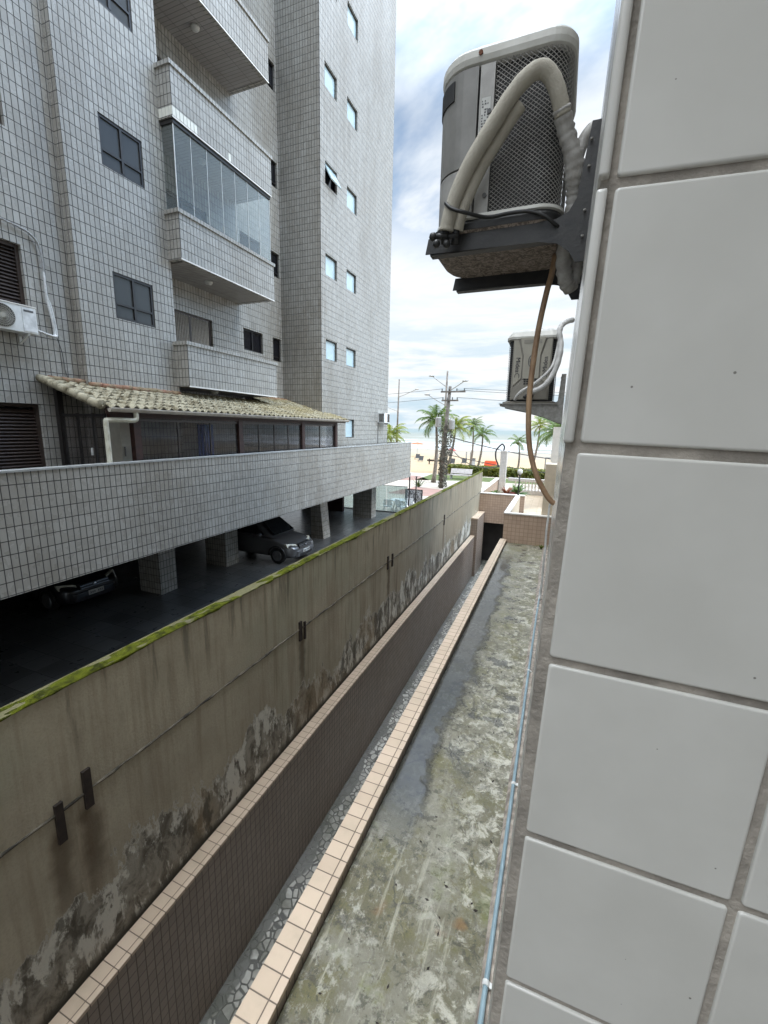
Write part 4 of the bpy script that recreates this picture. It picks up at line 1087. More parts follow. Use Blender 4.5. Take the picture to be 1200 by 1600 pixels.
g_ = [Vector((p.x, p.y, 0)) for p in seq2]; shell(m_, [p+((p-Vector((cc[0], cc[1], 0))).normalized()*.003) for p in g_ if p.y < 1.46], AZ1-.075, AZ1-.028, .004); part('handle_recess', m_, 'dark_core', A1)
m_ = MB(); m_.box(-.280, -.242, AY0-.005, AY0+.008, AZ0+.03, AZ1-.014); part('metal_strip', m_, 'ac_metal', A1)
m_ = MB()
for z in (AZ0+.28, AZ0+.08): m_.tube([(-.252, AY0-.010, z), (-.252, AY0-.004, z)], .006, 8)
part('screw', m_, 'ink_grey', A1)
# data sticker with rows of small print
st_ = part('sticker', MB().box(-.274, -.250, AY0-.0062, AY0-.0052, AZ0+.235, AZ0+.315), 'plate_white', A1)
m_ = MB()
for k in range(11):
    for q in range(3):
        if random.random() < .8: m_.box(-.2725+q*.0072, -.2725+q*.0072+random.uniform(.002, .0062), AY0-.0068, AY0-.0062, AZ0+.240+k*.0065, AZ0+.2435+k*.0065)
part('print', m_, 'ink_grey', st_)
# wire mesh on the rest of the front, round the corner and along the wall side
fi = [i for i, p in enumerate(P) if p.x > -.243 and p.y < 1.64 and (p.y < 1.5 or p.x > -.06)]
cut = next((k for k in range(len(fi)-1) if fi[k+1]-fi[k] > 1), None)
if cut is not None: fi = fi[cut+1:]+fi[:cut+1]
gp2 = [Vector((p.x, p.y, 0)) for p in (P[i] for i in fi)]
ext = [p+(p-Vector((cc[0], cc[1], 0))).normalized()*.001 for p in gp2]
m_ = MB(); mesh_grille(m_, ext[::2]+[ext[-1]], AZ0+.03, AZ1-.010, .0135, .0008)
part('wire_mesh', m_, 'wire_grey', A1, weld=False)
# lines
pa = smooth_path([(-.345, 1.29, .545), (-.338, 1.285, .575), (-.316, 1.28, .635), (-.283, 1.275, .695), (-.237, 1.27, .757), (-.187, 1.27, .823), (-.148, 1.27, .856), (-.118, 1.275, .864), (-.094, 1.285, .845), (-.077, 1.295, .812), (-.064, 1.31, .775)], 6)
rp = [.0195+.0012*mnoise.noise(Vector((i*.5, 0, 0))) for i in range(len(pa))]
part('insulated_pipe', MB().tube(pa, rp, 14), 'insulation', A1, smooth=True)
pb = smooth_path([(-.318, 1.305, .548), (-.308, 1.30, .585), (-.290, 1.30, .630), (-.258, 1.30, .693), (-.22, 1.298, .745), (-.19, 1.295, .785), (-.165, 1.29, .81)], 6)
part('insulated_pipe', MB().tube(pb, .0165, 14), 'insulation', A1, smooth=True)
pw_ = smooth_path([(-.069, 1.305, .79), (-.055, 1.325, .752), (-.038, 1.34, .712), (-.024, 1.36, .67), (-.0185, 1.38, .63), (-.021, 1.39, .59), (-.030, 1.40, .54), (-.034, 1.43, .48), (-.024, 1.45, .435), (-.012, 1.46, .42), (-.004, 1.47, .45), (.0, 1.48, .52)], 6)
rw = [.021+.0022*math.sin(i*2.4)+.006*max(0, 1-abs(i-20)/9) for i in range(len(pw_))]
part('taped_lines', MB().tube(pw_, rw, 14), 'tape', A1, smooth=True)
pu_ = smooth_path([(-.030, 1.39, .675), (-.022, 1.40, .725), (-.012, 1.405, .76), (.004, 1.41, .785), (.015, 1.41, .79)], 6)
part('taped_lines', MB().tube(pu_, .0165, 12), 'tape', A1, smooth=True)
vv = MB()
for x, y, z in ((-.347, 1.29, .545), (-.32, 1.30, .545)):
    vv.tube([(x, y, z+.012), (x-.004, y+.01, z-.03)], .011, 8); vv.tube([(x-.03, y-.005, z-.012), (x+.005, y, z-.012)], .008, 8); vv.ellipsoid((x-.034, y-.006, z-.012), .012, .012, .011, 8, 6); vv.ellipsoid((x-.022, y-.012, z-.034), .011, .011, .011, 8, 6)
part('valves', vv, 'black_bracket', A1, smooth=True)
cbp = smooth_path([(-.345, 1.268, .605), (-.325, 1.258, .585), (-.29, 1.262, .572), (-.235, 1.30, .568), (-.18, 1.31, .574), (-.13, 1.315, .573), (-.09, 1.318, .558), (-.06, 1.33, .538), (-.04, 1.36, .53)], 6)
part('cable', MB().tube(cbp, .0048, 8), 'black_rubber', A1, smooth=True)
# drain hose
hz = smooth_path([(-.062, 1.55, .54), (-.068, 1.52, .47), (-.076, 1.50, .42), (-.090, 1.50, .32), (-.098, 1.50, .21), (-.101, 1.50, .12), (-.098, 1.50, .04), (-.090, 1.50, -.035), (-.074, 1.50, -.10), (-.052, 1.50, -.155), (-.022, 1.50, -.205), (-.004, 1.50, -.226), (.006, 1.50, -.232)], 6)
solo('drain_hose', MB().tube(hz, .0088, 10), 'hose_tan', 'tan drain hose hanging in a curve below the nearest condenser', 'hose', smooth=True)
# condenser 2
B2 = thing('wall_bracket', 'pale grey wall bracket holding the farther beige condenser', 'bracket', (0, 3.25, .1))
for y in (3.12, 3.42):
    m_ = MB(); prof = [(-.40, .165), (-.40, .178), (-.06, .178), (-.03, .20), (-.02, .37), (.008, .37), (.008, .055), (-.02, .06), (-.12, .10), (-.25, .135), (-.33, .15)]
    n = len(prof); vs = [(x, y, z) for x, z in prof]+[(x, y+.006, z) for x, z in prof]
    m_.add(vs, [tuple(range(n)), tuple(range(2*n-1, n-1, -1))]+[(k, n+k, n+(k+1) % n, (k+1) % n) for k in range(n)])
    for k in range(6): m_.box(-.024, -.012, y-.002, y+.008, .20+k*.028, .213+k*.028)
    m_.box(-.405, -.03, y-.02, y+.03, .178, .183)
    part('arm', m_, 'galv', B2)
A2 = thing('air_conditioner', 'beige condenser with dark slatted sides on the farther grey bracket', 'air conditioner', (-.21, 3.27, .183))
x0, x1, y0, y1, z0, z1 = -.372, -.055, 3.12, 3.43, .188, .60
poly2 = rrect(x0, x1, y0, y1, (.06, .06, .05, .05), 6); c2 = ((x0+x1)/2, (y0+y1)/2)
m_ = MB(); stack(m_, [(offs(poly2, c2, -.012), z0), (offs(poly2, c2, -.012), z1)]); part('coil', m_, 'dark_core', A2)
m_ = MB()
for k in range(34):
    z = z0+.012+k*.012; pp = offs(poly2, c2, -.004); 
    ring = [(x, y, z) for x, y in pp]+[(*pp[0], z)]; m_.tube(ring, .0016, 4, cap=False)
part('side_slats', m_, 'ink_grey', A2, weld=False)
m_ = MB(); stack(m_, [(offs(poly2, c2, .016), z0-.006), (offs(poly2, c2, .018), z0+.006), (offs(poly2, c2, .004), z0+.010)]); part('base_tray', m_, 'ac_beige_dark', A2)
m_ = MB(); stack(m_, [(offs(poly2, c2, .002), z1-.008), (offs(poly2, c2, .012), z1-.002), (offs(poly2, c2, .012), z1+.012), (scale_poly(poly2, .93, c2), z1+.045), (scale_poly(poly2, .78, c2), z1+.062), (scale_poly(poly2, .3, c2), z1+.068)])
part('top_cover', m_, 'ac_cover', A2, smooth=False)
yf = y0-.008
def pxz(mb, pts, ya, yb):
    n = len(pts); vs = [(x, ya, z) for x, z in pts]+[(x, yb, z) for x, z in pts]
    mb.add(vs, [tuple(range(n-1, -1, -1)), tuple(range(n, 2*n))]+[(k, (k+1) % n, n+(k+1) % n, n+k) for k in range(n)]); return mb
m_ = MB(); pxz(m_, [(x0+.036, z0+.02), (x1-.036, z0+.02), (x1-.036, z1+.006), (x0+.036, z1+.006)], yf, yf+.02); part('front_panel', m_, 'ac_beige_dark', A2)
xm = (x0+x1)/2
fp = part('raised_panel', pxz(MB(), [(xm-.052, z0+.155), (xm+.052, z0+.155), (xm+.052, z0+.30), (xm+.080, z1+.003), (xm-.080, z1+.003), (xm-.052, z0+.30)], yf-.012, yf-.0005), 'ac_beige', A2, bevel=.002)
part('lower_cover', pxz(MB(), [(x0+.045, z0+.022), (x1-.045, z0+.022), (x1-.045, z0+.085), (xm+.05, z0+.15), (xm-.05, z0+.15), (x0+.045, z0+.085)], yf-.009, yf-.0004), 'ac_beige_dark', A2, bevel=.002)
for s_ in (-1, 1):
    q_ = [(xm+s_*.060, z0+.16), (xm+s_*.110, z0+.11), (xm+s_*.118, z1-.01), (xm+s_*.092, z1-.01), (xm+s_*.060, z0+.30)]
    if s_ < 0: q_ = q_[::-1]
    part('side_wing', pxz(MB(), q_, yf-.006, yf-.0003), 'ac_beige', A2)
part('top_vent', MB().box(xm-.055, xm+.055, yf-.0135, yf-.012, z1-.035, z1-.012), 'ac_beige_dark', A2)
bd = MB(); bd.tube([(xm+.024*math.cos(a)*.8, yf-.0125, z0+.265+.036*math.sin(a)) for a in [k*math.pi/8 for k in range(17)]], .0026, 6); bd.box(xm-.012, xm+.012, yf-.0135, yf-.012, z0+.262, z0+.267); bd.box(xm-.010, xm-.006, yf-.0135, yf-.012, z0+.25, z0+.28); bd.box(xm+.004, xm+.008, yf-.0135, yf-.012, z0+.25, z0+.28)
part('badge', bd, 'ink_grey', A2)
vg = MB()
for r_ in range(3):
    for k in range(5): vg.box(xm-.040+k*.017, xm-.028+k*.017, yf-.0135, yf-.0115, z0+.118+r_*.014, z0+.127+r_*.014)
part('vent_holes', vg, 'dark_core', A2)
def text_mesh(s, size):
    cu = bpy.data.curves.new('t', 'FONT'); cu.body = s; cu.size = size; cu.extrude = .0005; cu.align_x = 'CENTER'; cu.align_y = 'CENTER'; cu.resolution_u = 3
    ob = bpy.data.objects.new('t', cu); COL.objects.link(ob)
    dg = bpy.context.evaluated_depsgraph_get(); dg.update()
    me = ob.evaluated_get(dg).to_mesh(); vs = [v.co.copy() for v in me.vertices]; fs = [tuple(p.vertices) for p in me.polygons]
    ob.evaluated_get(dg).to_mesh_clear(); bpy.data.objects.remove(ob); bpy.data.curves.remove(cu)
    return vs, fs
tv, tf = text_mesh('Midea', .040)
for s_ in (-1, 1):
    ang = rad(90 if s_ > 0 else -90); cx, cz = xm+s_*.087, z0+.245
    vs = [(cx+v.x*math.cos(ang)-v.y*math.sin(ang), yf-.0072-v.z, cz+v.x*math.sin(ang)+v.y*math.cos(ang)) for v in tv]
    part('lettering', MB().add(vs, tf), 'ink', A2, fixn=False)
    rg = MB(); rg.tube([(cx+s_*0+.014*math.cos(a), yf-.0074, cz-.072+.018*math.sin(a)) for a in [k*math.pi/8-.6 for k in range(12)]], .0016, 5); part('emblem', rg, 'ink', A2)
l1 = smooth_path([(-.30, 3.09, .205), (-.285, 3.07, .232), (-.255, 3.06, .262), (-.19, 3.06, .30), (-.135, 3.055, .345), (-.088, 3.06, .40), (-.070, 3.08, .46), (-.058, 3.10, .56), (-.055, 3.12, .64), (-.030, 3.16, .69), (.01, 3.2, .715)], 6)
part('taped_lines', MB().tube(l1, .009, 8), 'white_tape', A2, smooth=True)
l2 = smooth_path([(-.21, 3.08, .25), (-.17, 3.05, .262), (-.125, 3.04, .285), (-.085, 3.04, .335), (-.055, 3.05, .41), (-.042, 3.06, .49), (-.045, 3.08, .56), (-.058, 3.09, .62), (-.050, 3.11, .665), (-.02, 3.14, .695), (.012, 3.18, .71)], 6)
part('taped_lines', MB().tube(l2, [.017+.001*math.sin(i*1.3) for i in range(len(l2))], 10), 'white_tape', A2, smooth=True)
vv = MB()
for x in (-.225, -.195): vv.tube([(x, 3.07, .225), (x, 3.10, .235)], .012, 8); vv.ellipsoid((x-.01, 3.065, .222), .012, .012, .012, 8, 6)
part('valves', vv, 'black_bracket', A2, smooth=True)

# split units on the grey building
def split_unit(X, y0, y1, z0, z1, dep, label, fan=True):
    S = thing('air_conditioner', label, 'air conditioner', (X, (y0+y1)/2, z0))
    part('casing', MB().box(X+.05, X+dep, y0, y1, z0, z1), 'white_paint', S, bevel=.012)
    part('lid', MB().box(X+.045, X+dep+.008, y0-.006, y1+.006, z1+.001, z1+.02), 'white_coping', S, bevel=.004)
    fy = y0+(y1-y0)*.40; fz = (z0+z1)/2; R = (z1-z0)*.43
    part('fan_opening', MB().tube([(X+dep+.001, fy, fz), (X+dep+.004, fy, fz)], R, 32), 'dark_core', S)
    m_ = MB()
    for rr2 in (.98, .8, .62, .45): m_.tube([(X+dep+.010, fy+R*rr2*math.cos(k*math.pi/16), fz+R*rr2*math.sin(k*math.pi/16)) for k in range(33)], .003, 4)
    for k in range(36):
        a = k*math.pi/18; m_.tube([(X+dep+.010, fy+R*r_*math.cos(a+r_*.9), fz+R*r_*math.sin(a+r_*.9)) for r_ in (.16, .4, .7, .98)], .0035, 4)
    m_.tube([(X+dep+.008, fy, fz), (X+dep+.016, fy, fz)], R*.2, 16)
    part('fan_guard', m_, 'ac_beige', S, weld=False)
    part('service_panel', MB().box(X+dep+.001, X+dep+.008, y0+(y1-y0)*.74, y1-.02, z0+.03, z1-.03), 'white_plastic', S, bevel=.003)
    part('label_strip', MB().box(X+dep+.0082, X+dep+.010, y0+(y1-y0)*.77, y1-.05, z1-.09, z1-.055), 'ink_grey', S)
    b_ = MB()
    for y in (y0+.1, y1-.16): b_.box(X, X+dep-.02, y, y+.035, z0-.035, z0-.002); b_.box(X, X+.02, y, y+.035, z0-.16, z0-.035); b_.bar((X+.01, y+.018, z0-.15), (X+dep-.06, y+.018, z0-.03), .03, .02)
    part('bracket', b_, 'white_paint', S)
    return S
S1 = split_unit(XL, 4.36, 5.24, 1.52, 1.96, .30, 'white split condenser below the louvred shutter at the left edge')
for off in (0, .035):
    pp = smooth_path([(XL+.05, 4.6, 3.42), (XL+.05, 5.0, 3.36), (XL+.05, 5.42, 3.30), (XL+.06, 5.58, 3.10), (XL+.06, 5.60, 2.7), (XL+.06, 5.60, 2.3), (XL+.06, 5.61+off, 2.15), (XL+.07, 5.64+off, 1.9), (XL+.07, 5.66+off, 1.66), (XL+.10, 5.60+off, 1.58), (XL+.16, 5.30, 1.62)], 5)
    part('taped_lines', MB().tube(pp, .020, 8), 'white_tape', S1, smooth=True)
part('cable', MB().tube(smooth_path([(XL+.05, 5.70, 1.58), (XL+.03, 5.78, 1.3), (XL+.02, 5.80, 1.0), (XL+.02, 5.84, .85)], 4), .006, 6), 'black_rubber', S1, smooth=True)
S2 = thing('air_conditioner', 'small white window unit near the seaward corner of the grey building', 'air conditioner', (XW, 20.2, .25))
part('casing', MB().box(XW+.0, XW+.34, 19.55, 20.25, .25, .72), 'white_paint', S2, bevel=.01)
m_ = MB()
for k in range(12): m_.box(XW+.06, XW+.32, 19.543, 19.549, .30+k*.033, .318+k*.033)
part('grille', m_, 'dark_core', S2); part('side_grille', MB().box(XW+.341, XW+.346, 19.95, 20.22, .29, .68), 'frame_brown', S2)
part('bracket', MB().box(XW, XW+.3, 19.6, 19.64, .18, .248).box(XW, XW+.3, 20.15, 20.19, .18, .248), 'white_paint', S2)
part('drain_line', MB().tube([(XW+.02, 19.55, .3), (XW+.02, 19.55, -1.7)], .012, 6), 'ink_grey', S2)

# ================================================================ CARS
def car(cx, cy, zf, heading, label, paint, plate=True, scl=1.):
    """hatchback; local +x is forward, built then rotated by heading about z"""
    root = thing('parked_car', label, 'car', (cx, cy, zf))
    ch, sh = math.cos(heading), math.sin(heading)
    def T(p): x, y, z = p; return (cx+(x*ch-y*sh)*scl, cy+(x*sh+y*ch)*scl, zf+z*scl)
    def TM(mb): mb.v = [T(v) for v in mb.v]; return mb
    hwd = .80
    # stations: x, half width at sill, half width at belt, z low, z belt
    st = [(1.88, .52, .50, .26, .50), (1.84, .64, .64, .20, .58), (1.70, .76, .73, .17, .67), (1.35, .80, .76, .17, .78), (.95, .80, .765, .18, .86), (.70, .80, .77, .18, .90), (.2, .80, .775, .18, .92), (-.5, .80, .775, .18, .93), (-1.1, .80, .77, .18, .95), (-1.6, .79, .74, .20, .97), (-1.82, .74, .70, .26, .95), (-1.88, .66, .64, .34, .86)]
    m_ = MB(); secs = []
    for x, ws, wb, zl, zb in st:
        zm = zl+(zb-zl)*.5
        sec = [(x, 0, zl), (x, ws*.8, zl), (x, ws, zl+.08), (x, max(ws, wb)*1.015, zm), (x, wb, zb-.03), (x, wb*.90, zb), (x, 0, zb+.025)]
        full = sec+[(a, -b_, c_) for a, b_, c_ in sec[-2:0:-1]]; secs.append(full)
    n = len(secs[0])
    for a, b_ in zip(secs, secs[1:]):
        for k in range(n): m_.quad(a[k], a[(k+1) % n], b_[(k+1) % n], b_[k])
    m_.add(secs[0], [tuple(range(n))]); m_.add(secs[-1], [tuple(range(n-1, -1, -1))])
    # front wheel arch hidden by dark liners below
    body = part('body', TM(m_), paint, root, smooth=True, sub=2)
    # greenhouse
    g = MB(); gs = [(.98, .62, .88, .88), (.30, .60, .92, 1.38), (-.15, .59, .93, 1.43), (-.9, .58, .94, 1.42), (-1.45, .56, .95, 1.33), (-1.78, .58, .95, .97)]
    sec2 = []
    for x, wt_, zb, zt in gs:
        wb = .72
        sec2.append([(x, wb, zb), (x, wt_+.04 if zt-zb > .2 else wb-.02, zt-.03 if zt-zb > .2 else zb+.01), (x, wt_*.8, zt), (x, 0, zt+.015), (x, -wt_*.8, zt), (x, -(wt_+.04) if zt-zb > .2 else -(wb-.02), zt-.03 if zt-zb > .2 else zb+.01), (x, -wb, zb)])
    for a, b_ in zip(sec2, sec2[1:]):
        for k in range(6): g.quad(a[k], a[k+1], b_[k+1], b_[k])
    part('roof', TM(g), paint, root, smooth=True, sub=1)
    ws_ = MB(); ws_.hexa([(.93, -.60, .925), (.93, .60, .925), (.36, .50, 1.345), (.36, -.50, 1.345), (.965, -.60, .935), (.965, .60, .935), (.39, .50, 1.365), (.39, -.50, 1.365)])
    ws_.v = [(x+.035, y, z+.035) for x, y, z in ws_.v]; part('windshield', TM(ws_), 'car_glass', root)
    wp = MB()
    for y in (-.15, .35): wp.bar((.99, y, .975), (.72, y+.22, 1.165), .012)
    part('wipers', TM(wp), 'black_plastic', root)
    for s_ in (1, -1):
        sw_ = MB(); pts = [(.62, .96), (.22, 1.31), (-.42, 1.35), (-.42, .97)]; y = .705*s_
        n4 = 4; vs = [(x, (.735 if z < 1.1 else .655)*s_, z) for x, z in pts]+[(x, (.715 if z < 1.1 else .635)*s_, z) for x, z in pts]
        sw_.add(vs, [(0, 1, 2, 3), (7, 6, 5, 4), (0, 4, 5, 1), (1, 5, 6, 2), (2, 6, 7, 3), (3, 7, 4, 0)])
        pts = [(-.50, .97), (-.50, 1.35), (-1.15, 1.32), (-1.35, .98)]
        vs = [(x, (.735 if z < 1.1 else .655)*s_, z) for x, z in pts]+[(x, (.715 if z < 1.1 else .635)*s_, z) for x, z in pts]
        sw_.add(vs, [(0, 1, 2, 3), (7, 6, 5, 4), (0, 4, 5, 1), (1, 5, 6, 2), (2, 6, 7, 3), (3, 7, 4, 0)])
        part('side_window', TM(sw_), 'car_glass', root)
        mr = MB(); mr.ellipsoid((.55, .86*s_, .98), .07, .10, .07, 10, 7); mr.bar((.55, .76*s_, .95), (.55, .82*s_, .97), .04); part('mirror', TM(mr), paint, root, smooth=True)
        hl_ = MB(); hl_.hexa([(1.66, .42*s_, .56), (1.52, .735*s_, .60), (1.46, .735*s_, .72), (1.62, .42*s_, .68), (1.82, .40*s_, .545), (1.64, .745*s_, .59), (1.56, .75*s_, .73), (1.765, .40*s_, .675)])
        part('headlight', TM(hl_), 'lamp_glass', root, bevel=.01)
        fg = MB(); fg.tube([(1.80, .56*s_, .30), (1.845, .55*s_, .30)], .05, 12); part('fog_lamp', TM(fg), 'black_plastic', root)
        for xw in (1.22, -1.18):
            wh = MB(); wh.tube([(xw, .64*s_, .29), (xw, .655*s_, .29), (xw, .80*s_, .29), (xw, .815*s_, .29)], [.26, .29, .29, .265], 24)
            w_ = part('wheel', TM(wh), 'tyre', root, smooth=False)
            rm = MB(); rm.tube([(xw, .816*s_, .29), (xw, .826*s_, .29)], [.19, .18], 20)
            part('rim', TM(rm), 'alloy', w_)
            ar = MB(); ar.tube([(xw+.345*math.cos(a), .815*s_, .29+.345*math.sin(a)) for a in [rad(q*15) for q in range(0, 13)]], .03, 6)
            part('wheel_arch', TM(ar), 'black_plastic', root, smooth=True)
    gr = MB(); gr.hexa([(1.75, -.38, .56), (1.75, .38, .56), (1.72, .36, .67), (1.72, -.36, .67), (1.90, -.38, .545), (1.90, .38, .545), (1.845, .36, .665), (1.845, -.36, .665)]); gl_ = part('grille', TM(gr), 'black_plastic', root, bevel=.008)
    cr_ = MB(); cr_.bar((1.875, -.37, .635), (1.875, .37, .635), .03, .022); cr_.bar((1.895, -.36, .575), (1.895, .36, .575), .02, .016); cr_.ellipsoid((1.905, 0, .61), .012, .05, .035, 12, 6); part('chrome_bar', TM(cr_), 'chrome', root)
    bp = MB(); bp.hexa([(1.7, -.66, .22), (1.7, .66, .22), (1.7, .70, .50), (1.7, -.70, .50), (1.90, -.50, .24), (1.90, .50, .24), (1.915, .50, .47), (1.915, -.50, .47)]); part('bumper', TM(bp), paint, root, bevel=.025, smooth=True)
    lg = MB(); lg.box(1.88, 1.912, -.40, .40, .26, .345); part('lower_grille', TM(lg), 'black_plastic', root)
    pl = MB(); pl.box(1.915, 1.925, -.20, .20, .355, .475); pp_ = part('number_plate', TM(pl), 'plate_white', root)
    pr_ = MB()
    for k in range(7):
        if k == 3: continue
        y = -.16+k*.05; pr_.box(1.9252, 1.9285, y, y+.008, .375, .44); pr_.box(1.9252, 1.9285, y+.022, y+.03, .375, .44); pr_.box(1.9252, 1.9285, y+.008, y+.022, .40+.012*(k % 3), .410+.012*(k % 3))
    part('plate_marks', TM(pr_), 'ink', pp_)
    return root
car(-10.05, 12.85, -4.78, 0., 'grey hatchback parked nose out between the garage columns', 'car_paint')
car(-12.9, 7.1, -4.78, rad(0), 'dark car deep in garage shade left of the columns', 'car_paint_dark')

# ================================================================ FRONT OF THE GREY BUILDING
gr_ = thing('glass_fence', 'clear glass fence panels on a dark rail beyond the garage', 'fence', (-8.6, 22.75, -4.78))
for a, b_ in ((-11.9, -10.3), (-10.28, -8.95), (-8.93, -7.68)): part('glass_panel', MB().box(a, b_, 22.74, 22.752, -4.74, -3.24), 'rail_glass', gr_)
part('rail', MB().box(-11.9, -7.66, 22.72, 22.78, -4.779, -4.74), 'frame_dark', gr_); part('top_rail', MB().box(-11.9, -7.66, 22.73, 22.765, -3.24, -3.215), 'frame_dark', gr_)
post = thing('iron_post', 'tall thin dark post at the end of the glass fence', 'post', (-7.62, 22.8, -4.99), 'iron posts by the fence')
part('shaft', MB().box(-7.66, -7.60, 22.9, 22.96, -5.0, -2.5), 'frame_dark', post); part('cap', MB().box(-7.67, -7.59, 22.89, 22.97, -2.5, -2.46), 'frame_dark', post)
p2 = copy_tree(post, None, Vector((.24, .5, -.22))); p2['label'] = 'shorter dark post beside the patterned screen'
sn = thing('metal_screen', 'dark metal screen panel with leafy pattern beside the garage entrance', 'screen', (-7.8, 24.4, -5))
part('panel', MB().box(-8.35, -7.30, 24.38, 24.42, -4.95, -3.62), 'patterned_screen', sn); fr = MB()
for x in (-8.37, -7.32): fr.box(x, x+.04, 24.37, 24.43, -5, -3.58)
fr.box(-8.33, -7.32, 24.37, 24.43, -3.62, -3.58); part('frame', fr, 'frame_dark', sn)
lf = thing('lattice_fence', 'pale lattice fence between screen and mossy wall', 'fence', (-6.5, 25.2, -5))
m_ = MB()
for k in range(14): m_.bar((-7.3+k*.14, 25.2, -5), (-6.9+k*.14, 25.2, -4.25), .025, .02); m_.bar((-7.3+k*.14, 25.22, -4.25), (-6.9+k*.14, 25.22, -5), .025, .02)
part('lattice', m_, 'white_paint', lf); part('rail', MB().box(-7.3, -5.0, 25.17, 25.25, -4.25, -4.20), 'black_iron', lf)
# garden chairs behind the glass
def chair(x, y, rot, label):
    t = thing('garden_chair', label, 'chair', (x, y, -5.0), 'white garden chairs behind the glass fence')
    ch, sh = math.cos(rot), math.sin(rot)
    def T(mb): mb.v = [(x+a*ch-b_*sh, y+a*sh+b_*ch, -5.0+c_) for a, b_, c_ in mb.v]; return mb
    part('seat', T(MB().box(-.24, .24, -.22, .24, .41, .44)), 'white_plastic', t)
    bk = MB()
    for k in range(6): bk.bar((-.20+k*.08, .23, .44), (-.20+k*.08, .32, .84), .045, .02)
    bk.bar((-.23, .32, .86), (.23, .32, .86), .05, .03); part('backrest', T(bk), 'white_plastic', t)
    for s_ in (-1, 1):
        for f_ in (-1, 1): part('leg', T(MB().bar((s_*.20, f_*.19, .41), (s_*.25, f_*.25, 0), .045, .03)), 'white_plastic', t)
        part('armrest', T(MB().bar((s_*.25, -.2, .64), (s_*.25, .29, .66), .05, .025).bar((s_*.25, -.18, .43), (s_*.25, -.19, .64), .04, .03)), 'white_plastic', t)
chair(-9.15, 23.5, rad(200), 'white garden chair nearest the last garage column'); chair(-8.35, 23.7, rad(150), 'white garden chair in the middle behind the glass'); chair(-7.95, 24.0, rad(20), 'white garden chair by the dark posts')
tb = thing('garden_table', 'white round garden table among the chairs behind the glass', 'table', (-8.75, 24.3, -5))
part('tabletop', MB().lathe((-8.75, 24.3, -4.30), [(.50, 0), (.52, .02), (.50, .035)], 24), 'white_plastic', tb)
for k in range(4):
    a = rad(45+90*k); part('leg', MB().bar((-8.75+.2*math.cos(a), 24.3+.2*math.sin(a), -4.3), (-8.75+.42*math.cos(a), 24.3+.42*math.sin(a), -5), .05), 'white_plastic', tb)
# agave-like plant
m_ = MB()
for k in range(16):
    a = k*2.4; el = random.uniform(.5, 1.35); L = random.uniform(.9, 1.25); b0 = Vector((-11.0, 35.6, -5)); tp = b0+Vector((math.cos(a)*math.cos(el), math.sin(a)*math.cos(el), math.sin(el)))*L; sd = Vector((-math.sin(a), math.cos(a), 0))*.07
    m_.add([b0-sd, b0+sd, tp, b0+Vector((0, 0, .05))], [(0, 1, 2), (1, 3, 2), (3, 0, 2)])
solo('agave_plant', m_, 'plant_leaf', 'spiky agave plant standing on the pale pavement', 'plant', fixn=False)

# ================================================================ PALMS
def palm(base, crown, R, label, leaf='palm_leaf', n=19, rt=.14, wind=(.25, 0)):
    b0, c0 = Vector(base), Vector(crown)
    t = thing('palm_tree', label, 'palm', base, 'coconut palms along the beach')
    pts = []
    for i in range(9):
        s = i/8; pts.append(b0.lerp(c0, s)+Vector((math.sin(s*math.pi)*.18, 0, 0)))
    m_ = MB(); m_.tube(pts, [rt*(1.35-.75*i/8) if i else rt*1.7 for i in range(9)], 9); part('trunk', m_, 'trunk_palm', t, smooth=True)
    f = MB()
    for k in range(n):
        a = k*2.399+random.uniform(-.2, .2); el = 1.25-1.75*(k/n)+random.uniform(-.1, .1); L = R*random.uniform(.85, 1.1)
        h = Vector((math.cos(a), math.sin(a), 0)); side = Vector((-math.sin(a), math.cos(a), 0))
        pr = None
        S = 22; prev = c0.copy()
        for i in range(1, S+1):
            s = i/S; ang = el-1.5*s*s
            p = prev+(h*math.cos(ang)+Vector((0, 0, math.sin(ang))))*(L/S)+Vector((wind[0], wind[1], 0))*(L/S)*s*.6
            dirv = (p-prev).normalized(); upv = side.cross(dirv).normalized()
            f.add([prev-side*.018*R/2, prev+side*.018*R/2, p+side*.012*R/2, p-side*.012*R/2], [(0, 1, 2, 3)])
            if s > .12:
                ll = R*.36*math.sin(math.pi*min(1, .15+.85*s)**.8)*random.uniform(.8, 1.1)+.05
                for sg in (-1, 1):
                    tip = p+side*sg*ll*.72+dirv*ll*.55-Vector((0, 0, ll*random.uniform(.30, .62))); wd = dirv*.034*R/1.6
                    f.add([p-wd, p+wd, tip], [(0, 1, 2)])
            prev = p
    part('crown', f, leaf, t, fixn=False, weld=False)
    nuts = MB()
    for k in range(4): nuts.ellipsoid(c0+Vector((random.uniform(-.2, .2), random.uniform(-.2, .2), random.uniform(-.3, -.1))), .11, .11, .13, 7, 5)
    part('coconuts', nuts, 'palm_yellow', t, smooth=True)
    return t
palm((-10.75, 39.5, -5), (-10.75, 39.5, .85), 2.3, 'tall coconut palm left of the transformer pole, in front of the sea', rt=.15, n=23)
palm((-11.9, 48.9, -5), (-10.9, 48.6, .35), 2.3, 'yellowish palm with drooping fronds partly behind the transformer pole', 'palm_yellow', rt=.14)
palm((-10.76, 57.7, -5), (-10.6, 57.5, .55), 2.0, 'taller of the two slim palms right of the transformer pole', 'palm_leaf', rt=.13, n=17)
palm((-8.9, 52.0, -5), (-8.35, 51.8, -.45), 1.8, 'shorter of the two slim palms right of the transformer pole', rt=.12, n=14)
palm((-4.18, 51.6, -5), (-4.2, 51.4, -1.2), 1.5, 'small palm rising behind the lamp post on the terrace', rt=.10, n=12)
